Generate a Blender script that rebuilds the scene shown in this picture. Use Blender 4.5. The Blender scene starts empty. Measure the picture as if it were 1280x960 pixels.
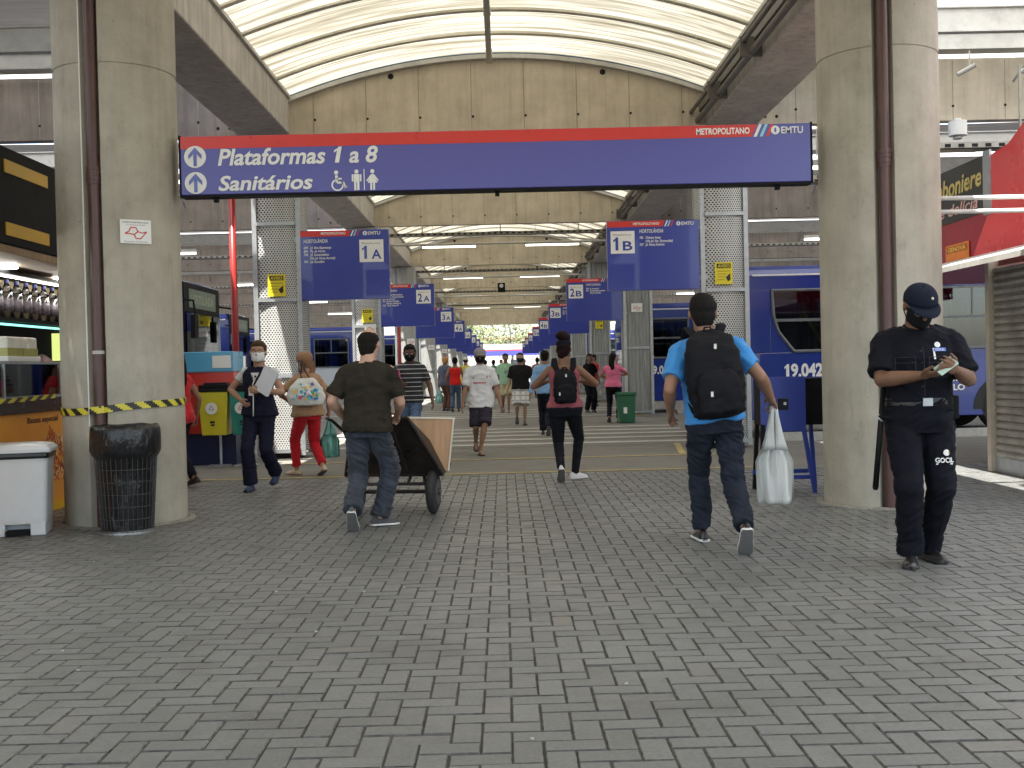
import bpy, math, random, re
from mathutils import Vector, Matrix, noise
random.seed(7)
R = math.radians
scene = bpy.context.scene
COL = scene.collection
V = Vector

# ------------------------------------------------------------------ camera
F, CX, CY = 1400.0, 640.0, 480.0
EYE = 1.33
cd = bpy.data.cameras.new('camera'); cam = bpy.data.objects.new('camera', cd); COL.objects.link(cam)
cd.sensor_width = 36.0; cd.lens = F / 1280 * 36; cd.clip_end = 1500; cd.clip_start = 0.05
CROT = (Matrix.Rotation(R(-0.41), 3, 'Z') @ Matrix.Rotation(R(90 - 0.86), 3, 'X') @ Matrix.Rotation(R(-1.35), 3, 'Z'))
cam.matrix_world = Matrix.Translation((0, 0, EYE)) @ CROT.to_4x4()
scene.camera = cam

def ray(px, py):
    return CROT @ V(((px - CX) / F, -(py - CY) / F, -1.0))
def at(px, py, d):            # point seen at a pixel of the photograph, d metres ahead
    r = ray(px, py); return V((0, 0, EYE)) + r * (d / r.y)
def gp(px, py):               # point of the ground seen at that pixel
    r = ray(px, py); return V((0, 0, EYE)) + r * (-EYE / r.z)

# ------------------------------------------------------------------ mesh builder
class MB:
    def __init__(s): s.v = []; s.f = []; s.m = []
    def add(s, vs, fs, mi=0):
        b = len(s.v); s.v += [V(p) for p in vs]
        for f in fs: s.f.append([b + i for i in f]); s.m.append(mi)
        return s
    def box(s, c, d, mi=0, rot=None):
        c = V(c); h = V(d) / 2; vs = []
        for x in (-1, 1):
            for y in (-1, 1):
                for z in (-1, 1):
                    p = V((x * h.x, y * h.y, z * h.z))
                    if rot is not None: p = rot @ p
                    vs.append(c + p)
        return s.add(vs, [(0, 1, 3, 2), (4, 6, 7, 5), (0, 4, 5, 1), (2, 3, 7, 6), (0, 2, 6, 4), (1, 5, 7, 3)], mi)
    def bx(s, x0, x1, y0, y1, z0, z1, mi=0):
        return s.box(((x0 + x1) / 2, (y0 + y1) / 2, (z0 + z1) / 2), (abs(x1 - x0), abs(y1 - y0), abs(z1 - z0)), mi)
    def cyl(s, p0, p1, r0, r1=None, n=12, mi=0, caps=True):
        p0 = V(p0); p1 = V(p1); r1 = r0 if r1 is None else r1
        a = (p1 - p0)
        if a.length < 1e-6: return s
        a.normalize()
        u = a.orthogonal().normalized(); w = a.cross(u)
        vs = []
        for i in range(n):
            t = 2 * math.pi * i / n; dd = u * math.cos(t) + w * math.sin(t)
            vs += [p0 + dd * r0, p1 + dd * r1]
        fs = [(2 * i, 2 * ((i + 1) % n), 2 * ((i + 1) % n) + 1, 2 * i + 1) for i in range(n)]
        if caps: fs += [tuple(2 * i for i in reversed(range(n))), tuple(2 * i + 1 for i in range(n))]
        return s.add(vs, fs, mi)
    def sph(s, c, r, mi=0, rot=None, n=14, m=9):
        c = V(c); r = V((r, r, r)) if not hasattr(r, '__len__') else V(r)
        vs = []
        for j in range(1, m):
            ph = math.pi * j / m
            for i in range(n):
                t = 2 * math.pi * i / n
                p = V((r.x * math.sin(ph) * math.cos(t), r.y * math.sin(ph) * math.sin(t), r.z * math.cos(ph)))
                vs.append(c + (rot @ p if rot is not None else p))
        for q in (V((0, 0, r.z)), V((0, 0, -r.z))): vs.append(c + (rot @ q if rot is not None else q))
        fs = []
        for j in range(m - 2):
            for i in range(n):
                k = (i + 1) % n
                fs.append((j * n + i, (j + 1) * n + i, (j + 1) * n + k, j * n + k))
        T = (m - 1) * n
        for i in range(n):
            k = (i + 1) % n
            fs.append((T, i, k)); fs.append((T + 1, (m - 2) * n + k, (m - 2) * n + i))
        return s.add(vs, fs, mi)
    def chain(s, pts, rs, mi=0, n=12, ends=(True, True)):
        for i in range(len(pts) - 1): s.cyl(pts[i], pts[i + 1], rs[i], rs[i + 1], n, mi)
        for i, p in enumerate(pts):
            if (i == 0 and not ends[0]) or (i == len(pts) - 1 and not ends[1]): continue
            s.sph(p, rs[i], mi, n=n, m=8)
        return s
    def loft(s, rings, mi=0, cap=True):
        n = len(rings[0]); vs = [p for r in rings for p in r]; fs = []
        for j in range(len(rings) - 1):
            for i in range(n):
                k = (i + 1) % n
                fs.append((j * n + i, j * n + k, (j + 1) * n + k, (j + 1) * n + i))
        if cap:
            fs.append(tuple(reversed(range(n)))); fs.append(tuple((len(rings) - 1) * n + i for i in range(n)))
        return s.add(vs, fs, mi)
    def tube(s, pts, r, n=8, mi=0):
        pts = [V(p) for p in pts]; rings = []
        u = None
        for i, p in enumerate(pts):
            a = (pts[min(i + 1, len(pts) - 1)] - pts[max(i - 1, 0)]).normalized()
            if u is None: u = a.orthogonal().normalized()
            u = (u - a * u.dot(a)).normalized(); w = a.cross(u)
            rr = r[i] if hasattr(r, '__len__') else r
            rings.append([p + (u * math.cos(2 * math.pi * q / n) + w * math.sin(2 * math.pi * q / n)) * rr for q in range(n)])
        return s.loft(rings, mi)
    def prism(s, poly, o, u, v, depth, mi=0):   # flat outline in the plane (o,u,v), given thickness along u x v
        o = V(o); u = V(u); v = V(v); w = u.cross(v).normalized() * depth
        n = len(poly); vs = [o + u * a + v * b for a, b in poly] + [o + u * a + v * b + w for a, b in poly]
        fs = [tuple(reversed(range(n))), tuple(range(n, 2 * n))] + [(i, (i + 1) % n, n + (i + 1) % n, n + i) for i in range(n)]
        return s.add(vs, fs, mi)
    def quad(s, a, b, c, d, mi=0): return s.add([a, b, c, d], [(0, 1, 2, 3)], mi)
    def xf(s, M):
        s.v = [M @ p for p in s.v]; return s
    def merge(s, o):
        b = len(s.v); s.v += o.v; s.f += [[b + i for i in f] for f in o.f]; s.m += o.m; return s
    def mesh(s, name, mats, origin=None, smooth=False):
        me = bpy.data.meshes.new(name)
        vs = s.v if origin is None else [p - origin for p in s.v]
        me.from_pydata([tuple(p) for p in vs], [], s.f)
        for m in (mats if isinstance(mats, (list, tuple)) else [mats]): me.materials.append(m)
        me.polygons.foreach_set('material_index', s.m)
        if smooth: me.polygons.foreach_set('use_smooth', [True] * len(me.polygons))
        me.update()
        return me
    # world=True: coordinates are world ones and are made relative to the thing's origin
    def build(s, name, mats, parent=None, smooth=False, bevel=0, world=True, origin=None, seg=2):
        o0 = ORIG.get(parent.name, V((0, 0, 0))) if (parent and world) else (V(origin) if origin is not None else None)
        me = s.mesh(name, mats, o0, smooth)
        o = bpy.data.objects.new(name, me); COL.objects.link(o)
        if parent: o.parent = parent; ORIG[o.name] = o0 if o0 is not None else V((0, 0, 0))
        elif origin is not None: o.location = origin; ORIG[o.name] = V(origin)
        if bevel:
            b = o.modifiers.new('bevel', 'BEVEL'); b.width = bevel; b.segments = seg; b.limit_method = 'ANGLE'; b.angle_limit = R(40)
            b.harden_normals = False
        if smooth == 'auto' or bevel:
            try: me.shade_smooth_by_angle = None
            except Exception: pass
        return o
ORIG = {}
def thing(name, label, cat, loc, group=None, rot=0):
    o = bpy.data.objects.new(name, None); COL.objects.link(o); o.location = loc; o.rotation_euler = (0, 0, rot)
    o.empty_display_size = 0.2
    o['label'] = label; o['category'] = cat
    if group: o['group'] = group
    ORIG[o.name] = V(loc)
    return o
def tag(o, label, cat, group=None):
    o['label'] = label; o['category'] = cat
    if group: o['group'] = group
    return o
def struct(o, kind='structure'):
    o['kind'] = kind; return o
def copy_tree(o, loc=None, label=None, parent=None):
    c = o.copy(); COL.objects.link(c)
    if parent: c.parent = parent
    if loc is not None: c.location = loc
    if label: c['label'] = label
    for ch in list(o.children): copy_tree(ch, parent=c)
    return c

# ------------------------------------------------------------------ materials
def nodes(name):
    m = bpy.data.materials.new(name); m.use_nodes = True; nt = m.node_tree
    for n in list(nt.nodes): nt.nodes.remove(n)
    out = nt.nodes.new('ShaderNodeOutputMaterial')
    return m, nt, out
def N(nt, t, **kw):
    n = nt.nodes.new(t)
    for k, v in kw.items():
        if k in n.inputs.keys() if isinstance(k, str) else False: n.inputs[k].default_value = v
        else: setattr(n, k, v)
    return n
def L(nt, a, b): nt.links.new(a, b)
def coords(nt, scale=(1, 1, 1), rot=(0, 0, 0)):
    tc = nt.nodes.new('ShaderNodeTexCoord'); mp = nt.nodes.new('ShaderNodeMapping')
    mp.inputs['Scale'].default_value = scale; mp.inputs['Rotation'].default_value = rot
    L(nt, tc.outputs['Object'], mp.inputs['Vector']); return mp.outputs['Vector']
def noise_n(nt, vec, scale, detail=4, rough=.6):
    n = nt.nodes.new('ShaderNodeTexNoise'); n.inputs['Scale'].default_value = scale
    n.inputs['Detail'].default_value = detail; n.inputs['Roughness'].default_value = rough
    L(nt, vec, n.inputs['Vector']); return n.outputs['Fac']
def ramp(nt, fac, stops):
    r = nt.nodes.new('ShaderNodeValToRGB'); cr = r.color_ramp
    while len(cr.elements) < len(stops): cr.elements.new(0.5)
    for e, (p, c) in zip(cr.elements, stops):
        e.position = p; e.color = (c, c, c, 1) if not hasattr(c, '__len__') else (*c, 1)
    L(nt, fac, r.inputs['Fac']); return r.outputs['Color']
def mixc(nt, fac, a, b, mode='MIX'):
    m = nt.nodes.new('ShaderNodeMix'); m.data_type = 'RGBA'; m.blend_type = mode
    for sock, v in ((m.inputs[0], fac), (m.inputs[6], a), (m.inputs[7], b)):
        if hasattr(v, 'is_output') or isinstance(v, bpy.types.NodeSocket): L(nt, v, sock)
        elif hasattr(v, '__len__'): sock.default_value = (*v[:3], 1)
        else: sock.default_value = v if sock == m.inputs[0] else (v, v, v, 1)
    return m.outputs[2]
def math_n(nt, op, a, b=None, c=None):
    m = nt.nodes.new('ShaderNodeMath'); m.operation = op
    for i, v in enumerate((a, b, c)):
        if v is None: continue
        if isinstance(v, bpy.types.NodeSocket): L(nt, v, m.inputs[i])
        else: m.inputs[i].default_value = v
    return m.outputs[0]
_mc = {}
def mat(name, col, rough=.6, metal=0.0, var=.12, vs=6.0, bump=.0, bs=60.0, spec=.5, stretch=(1, 1, 1), dirt=None, dirt_amt=.0, coat=0, sheen=0):
    if name in _mc: return _mc[name]
    m, nt, out = nodes(name)
    b = nt.nodes.new('ShaderNodeBsdfPrincipled'); L(nt, b.outputs[0], out.inputs[0])
    b.inputs['Roughness'].default_value = rough; b.inputs['Metallic'].default_value = metal
    b.inputs['Specular IOR Level'].default_value = spec; b.inputs['Coat Weight'].default_value = coat
    b.inputs['Sheen Weight'].default_value = sheen
    vec = coords(nt, stretch)
    f = noise_n(nt, vec, vs)
    lo = tuple(max(0, c * (1 - var)) for c in col); hi = tuple(min(1, c * (1 + var)) for c in col)
    c = ramp(nt, f, [(.3, lo), (.7, hi)])
    if dirt_amt:
        d = noise_n(nt, vec, vs * .37, 6, .7)
        c = mixc(nt, math_n(nt, 'MULTIPLY', ramp(nt, d, [(.5, 0.0), (.72, 1.0)]), dirt_amt), c, dirt or (.05, .04, .03))
    L(nt, c, b.inputs['Base Color'])
    if var: L(nt, math_n(nt, 'ADD', math_n(nt, 'MULTIPLY', f, .18), rough - .09), b.inputs['Roughness'])
    if bump:
        bn = nt.nodes.new('ShaderNodeBump'); bn.inputs['Strength'].default_value = bump; bn.inputs['Distance'].default_value = .004
        L(nt, noise_n(nt, vec, bs, 3), bn.inputs['Height']); L(nt, bn.outputs[0], b.inputs['Normal'])
    _mc[name] = m; return m
def emis(name, col, st):
    if name in _mc: return _mc[name]
    m, nt, out = nodes(name); e = nt.nodes.new('ShaderNodeEmission'); e.inputs[0].default_value = (*col, 1); e.inputs[1].default_value = st
    L(nt, e.outputs[0], out.inputs[0]); _mc[name] = m; return m

def concrete(name, col, streak=.35, dark=(.09, .075, .055), bump=.5, blot=.4):
    m, nt, out = nodes(name)
    b = nt.nodes.new('ShaderNodeBsdfPrincipled'); L(nt, b.outputs[0], out.inputs[0]); b.inputs['Roughness'].default_value = .8
    b.inputs['Specular IOR Level'].default_value = .3
    v1 = coords(nt, (1, 1, 1)); v2 = coords(nt, (5, 5, .35)); v3 = coords(nt, (1.5, 1.5, .6))
    c = ramp(nt, noise_n(nt, v1, 2.2, 6, .65), [(.3, tuple(x * .82 for x in col)), (.7, tuple(x * 1.15 for x in col))])
    s = ramp(nt, noise_n(nt, v2, 1.6, 5, .6), [(.45, 0.0), (.75, 1.0)])
    c = mixc(nt, math_n(nt, 'MULTIPLY', s, streak), c, dark)
    bl = ramp(nt, noise_n(nt, v3, 3.1, 8, .75), [(.56, 0.0), (.74, 1.0)])
    c = mixc(nt, math_n(nt, 'MULTIPLY', bl, blot), c, dark)
    pit = ramp(nt, noise_n(nt, v1, 38, 2, .5), [(.70, 0.0), (.76, 1.0)])
    c = mixc(nt, math_n(nt, 'MULTIPLY', pit, .45), c, dark)
    sc = ramp(nt, noise_n(nt, coords(nt, (3, 3, 1.2), (.3, .2, 0)), 4.2, 9, .8), [(.66, 0.0), (.70, 1.0)])      # scuffs and chips
    c = mixc(nt, math_n(nt, 'MULTIPLY', sc, .4), c, tuple(x * 1.25 for x in col))
    sc2 = ramp(nt, noise_n(nt, coords(nt, (2, 2, 3), (.1, .7, 0)), 5.5, 8, .8), [(.66, 0.0), (.69, 1.0)])
    c = mixc(nt, math_n(nt, 'MULTIPLY', sc2, .5), c, dark)
    L(nt, c, b.inputs['Base Color'])
    bn = nt.nodes.new('ShaderNodeBump'); bn.inputs['Strength'].default_value = bump; bn.inputs['Distance'].default_value = .004
    L(nt, noise_n(nt, v1, 30, 6, .7), bn.inputs['Height']); L(nt, bn.outputs[0], b.inputs['Normal'])
    _mc[name] = m; return m

def glass(name, tint=(.25, .3, .32), t=.55, rough=.03):
    if name in _mc: return _mc[name]
    m, nt, out = nodes(name)
    tr = nt.nodes.new('ShaderNodeBsdfTransparent'); tr.inputs[0].default_value = (*tint, 1)
    g = nt.nodes.new('ShaderNodeBsdfGlossy'); g.inputs['Roughness'].default_value = rough; g.inputs[0].default_value = (.9, .95, 1, 1)
    fr = nt.nodes.new('ShaderNodeFresnel'); fr.inputs[0].default_value = 1.5
    mx = nt.nodes.new('ShaderNodeMixShader'); L(nt, math_n(nt, 'MULTIPLY_ADD', fr.outputs[0], 1.0, .06), mx.inputs[0])
    L(nt, tr.outputs[0], mx.inputs[1]); L(nt, g.outputs[0], mx.inputs[2]); L(nt, mx.outputs[0], out.inputs[0])
    _mc[name] = m; return m

# ------------------------------------------------------------------ lettering
_tc = {}
def glyphs(s, shear=0, bold=0):
    key = (s, shear, bold)
    if key in _tc: return _tc[key]
    cu = bpy.data.curves.new('t', 'FONT'); cu.body = s; cu.size = 1; cu.shear = shear; cu.offset = bold; cu.resolution_u = 3
    o = bpy.data.objects.new('t', cu); TMP.objects.link(o)
    dg = bpy.context.evaluated_depsgraph_get(); dg.update()
    me = bpy.data.meshes.new_from_object(o.evaluated_get(dg))
    vs = [tuple(v.co) for v in me.vertices]; fs = [tuple(p.vertices) for p in me.polygons]
    bpy.data.objects.remove(o); bpy.data.curves.remove(cu); bpy.data.meshes.remove(me)
    xs = [v[0] for v in vs]; ys = [v[1] for v in vs]
    r = (vs, fs, min(xs), max(xs), min(ys), max(ys)); _tc[key] = r; return r
TMP = bpy.data.collections.new('tmp'); COL.children.link(TMP)
def glyphs1(t, shear, bold):     # the figure one is drawn with its flag
    if '1' not in t: return glyphs(t, shear, bold)
    vs, fs, cur = [], [], 0.0; bar = glyphs('I', 0, 0)[3]
    for seg in re.split('(1)', t):
        if not seg: continue
        if seg == '1':
            b = bold; pl = [(.20 - b, 0), (.33 + b, 0), (.33 + b, .70), (.22, .70), (.17, .62), (.05, .555), (.05, .46 - b), (.20 - b, .53)]
            fs.append(tuple(len(vs) + i for i in range(len(pl)))); vs += [(cur + x + y * shear, y, 0) for x, y in pl]; cur += .50
        else:
            q, f, x0, x1, y0, y1 = glyphs(seg, shear, bold) if seg.strip() else ([], [], 0, 0, 0, 0)
            fs += [tuple(len(vs) + i for i in g_) for g_ in f]; vs += [(cur + x, y, z) for x, y, z in q]; cur += glyphs(seg + 'I', 0, 0)[3] - bar
    xs = [v[0] for v in vs]; ys = [v[1] for v in vs]
    return vs, fs, min(xs), max(xs), min(ys), max(ys)
class Face:   # a drawing plane: o origin (lower left), u to the right, v up, n towards the viewer
    def __init__(s, o, u, v): s.o = V(o); s.u = V(u).normalized(); s.v = V(v).normalized(); s.n = s.u.cross(s.v)
    def P(s, a, b, e=.004): return s.o + s.u * a + s.v * b + s.n * e
    def poly(s, mb, pts, mi=0, e=.004): mb.add([s.P(a, b, e) for a, b in pts], [tuple(range(len(pts)))], mi)
    def rect(s, mb, a0, b0, a1, b1, mi=0, e=.004): s.poly(mb, [(a0, b0), (a1, b0), (a1, b1), (a0, b1)], mi, e)
    def disc(s, mb, a, b, r, mi=0, e=.004, n=28, ry=None):
        s.poly(mb, [(a + r * math.cos(2 * math.pi * i / n), b + (ry or r) * math.sin(2 * math.pi * i / n)) for i in range(n)], mi, e)
    def ring(s, mb, a, b, r, w, mi=0, e=.004, n=28, a0=0, a1=360):
        for i in range(n):
            t0 = R(a0 + (a1 - a0) * i / n); t1 = R(a0 + (a1 - a0) * (i + 1) / n)
            s.poly(mb, [(a + r * math.cos(t0), b + r * math.sin(t0)), (a + r * math.cos(t1), b + r * math.sin(t1)),
                        (a + (r - w) * math.cos(t1), b + (r - w) * math.sin(t1)), (a + (r - w) * math.cos(t0), b + (r - w) * math.sin(t0))][::-1], mi, e)
    def line(s, mb, p, q, w, mi=0, e=.004):
        d = V((q[0] - p[0], q[1] - p[1])); d.normalize(); k = V((-d.y, d.x)) * w / 2
        s.poly(mb, [(p[0] - k.x, p[1] - k.y), (q[0] - k.x, q[1] - k.y), (q[0] + k.x, q[1] + k.y), (p[0] + k.x, p[1] + k.y)], mi, e)
    def text(s, mb, t, a, b, h, w=None, mi=0, e=.005, shear=0, bold=.0, cap=.70):   # h = capital height, w = total width
        vs, fs, x0, x1, y0, y1 = glyphs1(t, shear, bold)
        k = h / cap; kx = k if w is None else w / (x1 - x0)
        mb.add([s.P(a + (x - x0) * kx, b + y * k, e) for x, y, z in vs], fs, mi)
SOLE_G = mat('sole_grey', (.16, .155, .15), .8)
# ------------------------------------------------------------------ people
def remeshed(mb, vox, name, mats, smooth=3, amp=0.0, kind='cloth', fac=.5):
    me0 = mb.mesh('tmp', mats)
    o = bpy.data.objects.new('tmp', me0); TMP.objects.link(o)
    r = o.modifiers.new('r', 'REMESH'); r.mode = 'VOXEL'; r.voxel_size = vox
    s = o.modifiers.new('s', 'SMOOTH'); s.iterations = smooth; s.factor = fac
    dg = bpy.context.evaluated_depsgraph_get(); dg.update()
    me = bpy.data.meshes.new_from_object(o.evaluated_get(dg)); me.name = name
    bpy.data.objects.remove(o); bpy.data.meshes.remove(me0)
    if amp:
        seed = random.uniform(0, 50)
        nr = [tuple(v.normal) for v in me.vertices]
        for v, n in zip(me.vertices, nr):
            c = v.co
            if kind == 'leg':
                d = noise.noise(V((c.x * 7 + seed, c.y * 7, c.z * 13))) + .7 * (.5 - abs(noise.noise(V((c.x * 9, c.y * 9 + seed, c.z * 24 + c.x * 14)))) * 2)
            else:
                d = noise.noise(V((c.x * 9 + seed, c.y * 9, c.z * 6))) + 1.1 * (.5 - abs(noise.noise(V((c.x * 6 + c.z * 5 * math.copysign(1, c.x), c.y * 6 + seed, c.z * 9)))) * 2.4) + .5 * (.5 - abs(noise.noise(V((c.x * 16 - c.z * 9, c.y * 14 + seed, c.z * 18)))) * 2)
            v.co = c + V(n) * d * amp * 1.35
    me.materials.clear()
    for m in (mats if isinstance(mats, (list, tuple)) else [mats]): me.materials.append(m)
    me.polygons.foreach_set('use_smooth', [True] * len(me.polygons)); me.update()
    return me
def put(name, me, parent):
    o = bpy.data.objects.new(name, me); COL.objects.link(o); o.parent = parent; return o
def sring(c, a, b, ax=None, p=2.5, n=22):
    ax = ax or Matrix.Identity(3); out = []
    for i in range(n):
        t = 2 * math.pi * i / n; x, y = math.cos(t), math.sin(t)
        out.append(c + ax @ V((a * math.copysign(abs(x) ** (2 / p), x), b * math.copysign(abs(y) ** (2 / p), y), 0)))
    return out
def ik(a, t, l1, l2, pole):
    d = t - a; D = min(d.length, (l1 + l2) * .999); u = d.normalized()
    t = a + u * D
    x = (l1 * l1 - l2 * l2 + D * D) / (2 * D); h = math.sqrt(max(0, l1 * l1 - x * x))
    q = V(pole) - u * V(pole).dot(u)
    q.normalize(); return a + u * x + q * h, t
def hand(mb, w, f, n, side, k, curl=18, spread=1.0, thumb=.6):
    f = f.normalized(); n = (n - f * n.dot(f)).normalized(); s = f.cross(n) * side
    M = Matrix((s, f, n)).transposed()
    mb.sph(w + f * .048 * k, (.041 * k, .052 * k, .017 * k), rot=M)
    mb.sph(w + f * .075 * k, (.040 * k, .028 * k, .015 * k), rot=M)
    mb.cyl(w - f * .02 * k, w + f * .03 * k, .026 * k, .027 * k)
    lens = (.072, .080, .074, .058)
    for i, ln in enumerate(lens):
        off = (.031 - .0205 * i) * k
        p = w + f * (.088 - .004 * abs(i - 1)) * k + s * off
        a = 0; pts = [p - f * .03 * k, p]; spr = (1.5 - i) * .05 * spread
        for j, fr in enumerate((.45, .32, .23)):
            a += R(curl) * (.8 if j == 0 else 1.1)
            d = (f * math.cos(a) + n * math.sin(a) + s * spr).normalized()
            p = p + d * ln * fr * k; pts.append(p)
        mb.chain(pts, [.0095 * k, .0095 * k, .009 * k, .0082 * k, .007 * k], n=8)
    p = w + f * .022 * k + s * .026 * k
    d = (f * .62 + s * .7 + n * .25).normalized(); d2 = (f * (.9) + s * (.5 - thumb * .5) + n * .45 * thumb).normalized()
    mb.chain([p, p + d * .038 * k, p + d * .038 * k + d2 * .034 * k, p + d * .038 * k + d2 * .056 * k], [.014 * k, .0125 * k, .0105 * k, .0085 * k], n=8)
TORSO = {'m': [(-.09, .150, .105, 0), (-.02, .166, .118, -.004), (.06, .163, .114, 0), (.15, .152, .110, .004), (.25, .158, .112, .006), (.35, .172, .118, .004), (.43, .184, .112, 0), (.485, .168, .090, -.004), (.525, .110, .068, -.004), (.56, .060, .058, 0)],
         'f': [(-.09, .158, .112, 0), (-.02, .178, .125, -.010), (.06, .165, .112, -.004), (.16, .134, .094, .004), (.25, .138, .100, .010), (.35, .150, .112, .016), (.43, .160, .100, .004), (.485, .146, .080, -.004), (.525, .092, .060, -.004), (.56, .048, .050, 0)]}
def shoe(mb, ankle, f, up, k, mi=0, part='upper', wide=1.0):
    s = f.cross(up); base = ankle - up * .075 * k
    st = [(-.078, .018, .030), (-.07, .031, .062), (-.045, .037, .082), (0, .038, .088), (.045, .040, .075), (.085, .046, .058), (.13, .048, .045), (.165, .041, .036), (.188, .024, .026), (.194, .010, .018)]
    rings = []
    for t, w, h in st:
        c = base + f * t * k; w *= k * wide; h *= k; r = []
        if part == 'upper':
            for i in range(16):
                a = 2 * math.pi * i / 16
                y = math.sin(a); r.append(c + s * w * math.copysign(abs(math.cos(a)) ** .8, math.cos(a)) * (1 if y < 0 else (1 - .35 * y)) + up * (.012 * k + max(0, y) * h))
        else:
            w2 = w + .005 * k
            for i in range(16):
                a = 2 * math.pi * i / 16
                r.append(c + s * w2 * math.copysign(abs(math.cos(a)) ** .6, math.cos(a)) + up * (.011 * k + .011 * k * math.copysign(abs(math.sin(a)) ** .5, math.sin(a))))
        rings.append(r)
    mb.loft(rings, mi)
def human(label, x, y, rot, H=1.72, sex='m', build=1.0, skin=(.35, .2, .13), vox=.008, group=None,
          hip=.0, lean=(0, 0), head=(0, 0), legL=(-.1, 0, 0, 0, 0), legR=(.1, 0, 0, 0, 0),
          handL=(-.30, .06, .80), handR=(.30, .06, .80), elL=(-.3, -1, 0), elR=(.3, -1, 0), palmL=(1, 0, 0), palmR=(-1, 0, 0), curlL=18, curlR=18,
          top=None, pants=None, shoes=None, hair=None, mask=None, cap=None, extra=None, faceeyes=True, barefoot=False):
    k = H / 1.75; m3 = Matrix.Rotation(R(rot), 3, 'Z')
    root = thing('person', label, 'person', (x, y, 0), group, R(rot))
    P = V((0, 0, (.915 + hip) * k)); sp = V((lean[0], lean[1], 1)).normalized()
    tilt = V((0, 0, 1)).rotation_difference(sp).to_matrix()
    Nk = P + sp * .52 * k
    J = {}
    for sd, nm in ((-1, 'L'), (1, 'R')):
        J['sh' + nm] = Nk + tilt @ V((sd * (.178 if sex == 'm' else .155) * build ** .6 * k, -.005, -.055 * k))
        J['hp' + nm] = P + V((sd * .088 * k * build ** .5, 0, -.03 * k))
        t = V(handL if nm == 'L' else handR)
        e, w = ik(J['sh' + nm], t, .292 * k, .262 * k, elL if nm == 'L' else elR); J['el' + nm] = e; J['wr' + nm] = w
        lx, ly, pt, yw, lift = (legL if nm == 'L' else legR)
        ft = V((math.sin(R(-yw)) * math.cos(R(pt)), math.cos(R(yw)) * math.cos(R(pt)), -math.sin(R(pt))))
        up = (V((0, 0, 1)) - ft * ft.z * 1).normalized(); up = (up - ft * up.dot(ft)).normalized()
        az = (.17 * max(0, math.sin(R(pt))) + .075 * math.cos(R(pt)) + .07 * max(0, -math.sin(R(pt)))) * k + lift
        a0 = V((lx, ly, az)); kn, an = ik(J['hp' + nm], a0, .43 * k, .435 * k, (math.sin(R(-yw)) * .6, 1, 0))
        J['kn' + nm] = kn; J['an' + nm] = a0 if (an - a0).length < .03 else an; J['ft' + nm] = ft; J['up' + nm] = up
    hy, hp = head
    Rh = Matrix.Rotation(R(hy), 3, 'Z') @ Matrix.Rotation(R(-hp), 3, 'X') @ Matrix.Diagonal((1.13, 1.09, 1.08))
    hc = Nk + V((0, .012 * k, 0)) + sp * .064 * k + Rh @ V((0, .014 * k, .112 * k)); J['hc'] = hc; J['Rh'] = Rh; J['Nk'] = Nk; J['P'] = P; J['tilt'] = tilt; J['k'] = k
    J['M'] = Matrix.Translation((x, y, 0)) @ m3.to_4x4()
    rings = TORSO[sex]
    def torso(mb, e, z0, z1, ex=0, flare=0):
        rr = []; zs = [r[0] for r in rings]
        pts = sorted(set([z0] + [z for z in zs if z0 < z < z1] + [z1]))
        for z in pts:
            for i in range(len(zs) - 1):
                if zs[i] <= z <= zs[i + 1] or (i == len(zs) - 2 and z > zs[-1]) or (i == 0 and z < zs[0]):
                    t = min(1, max(0, (z - zs[i]) / (zs[i + 1] - zs[i]))); q = [a + (b - a) * t for a, b in zip(rings[i], rings[i + 1])]; break
            fl = flare * max(0, (.25 - z)) if flare else 0
            a = (q[1] * (build if z < .45 else build ** .6) + e + ex * (z < .4) + fl) * k; b = (q[2] * (build ** 1.4 if z < .4 else 1) + e + ex * (z < .4) + fl) * k
            rr.append(sring(P + tilt @ V((0, q[3] * k, z * k)), a, b, tilt))
        mb.loft(rr)
    # --- body: one continuous skin
    b = MB(); torso(b, -.008, -.05, .56)
    b.cyl(Nk - sp * .03 * k, hc - Rh @ V((0, .02 * k, .03 * k)), .068 * k * build ** .4, .060 * k * build ** .4)
    b.sph(hc + Rh @ V((0, -.006 * k, .025 * k)), (.076 * k, .094 * k, .092 * k), rot=Rh, n=20, m=14)
    b.sph(hc + Rh @ V((0, .022 * k, -.045 * k)), (.058 * k * build ** .3, .066 * k, .068 * k), rot=Rh, n=18, m=12)
    b.sph(hc + Rh @ V((0, .052 * k, -.088 * k)), (.028 * k, .026 * k, .022 * k), rot=Rh)
    b.chain([hc + Rh @ V((0, .083 * k, .008 * k)), hc + Rh @ V((0, .104 * k, -.028 * k))], [.009 * k, .015 * k], n=8)
    for sd in (-1, 1):
        b.sph(hc + Rh @ V((sd * .032 * k, .078 * k, .016 * k)), (.026 * k, .012 * k, .009 * k), rot=Rh)
        b.sph(hc + Rh @ V((sd * .044 * k, .052 * k, -.03 * k)), (.018 * k, .018 * k, .022 * k), rot=Rh)
        b.sph(hc + Rh @ V((sd * .078 * k, -.004 * k, -.008 * k)), (.010 * k, .020 * k, .032 * k), rot=Rh)
    b.sph(hc + Rh @ V((0, .083 * k, -.062 * k)), (.022 * k, .010 * k, .007 * k), rot=Rh)
    bb = build ** .7
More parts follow.
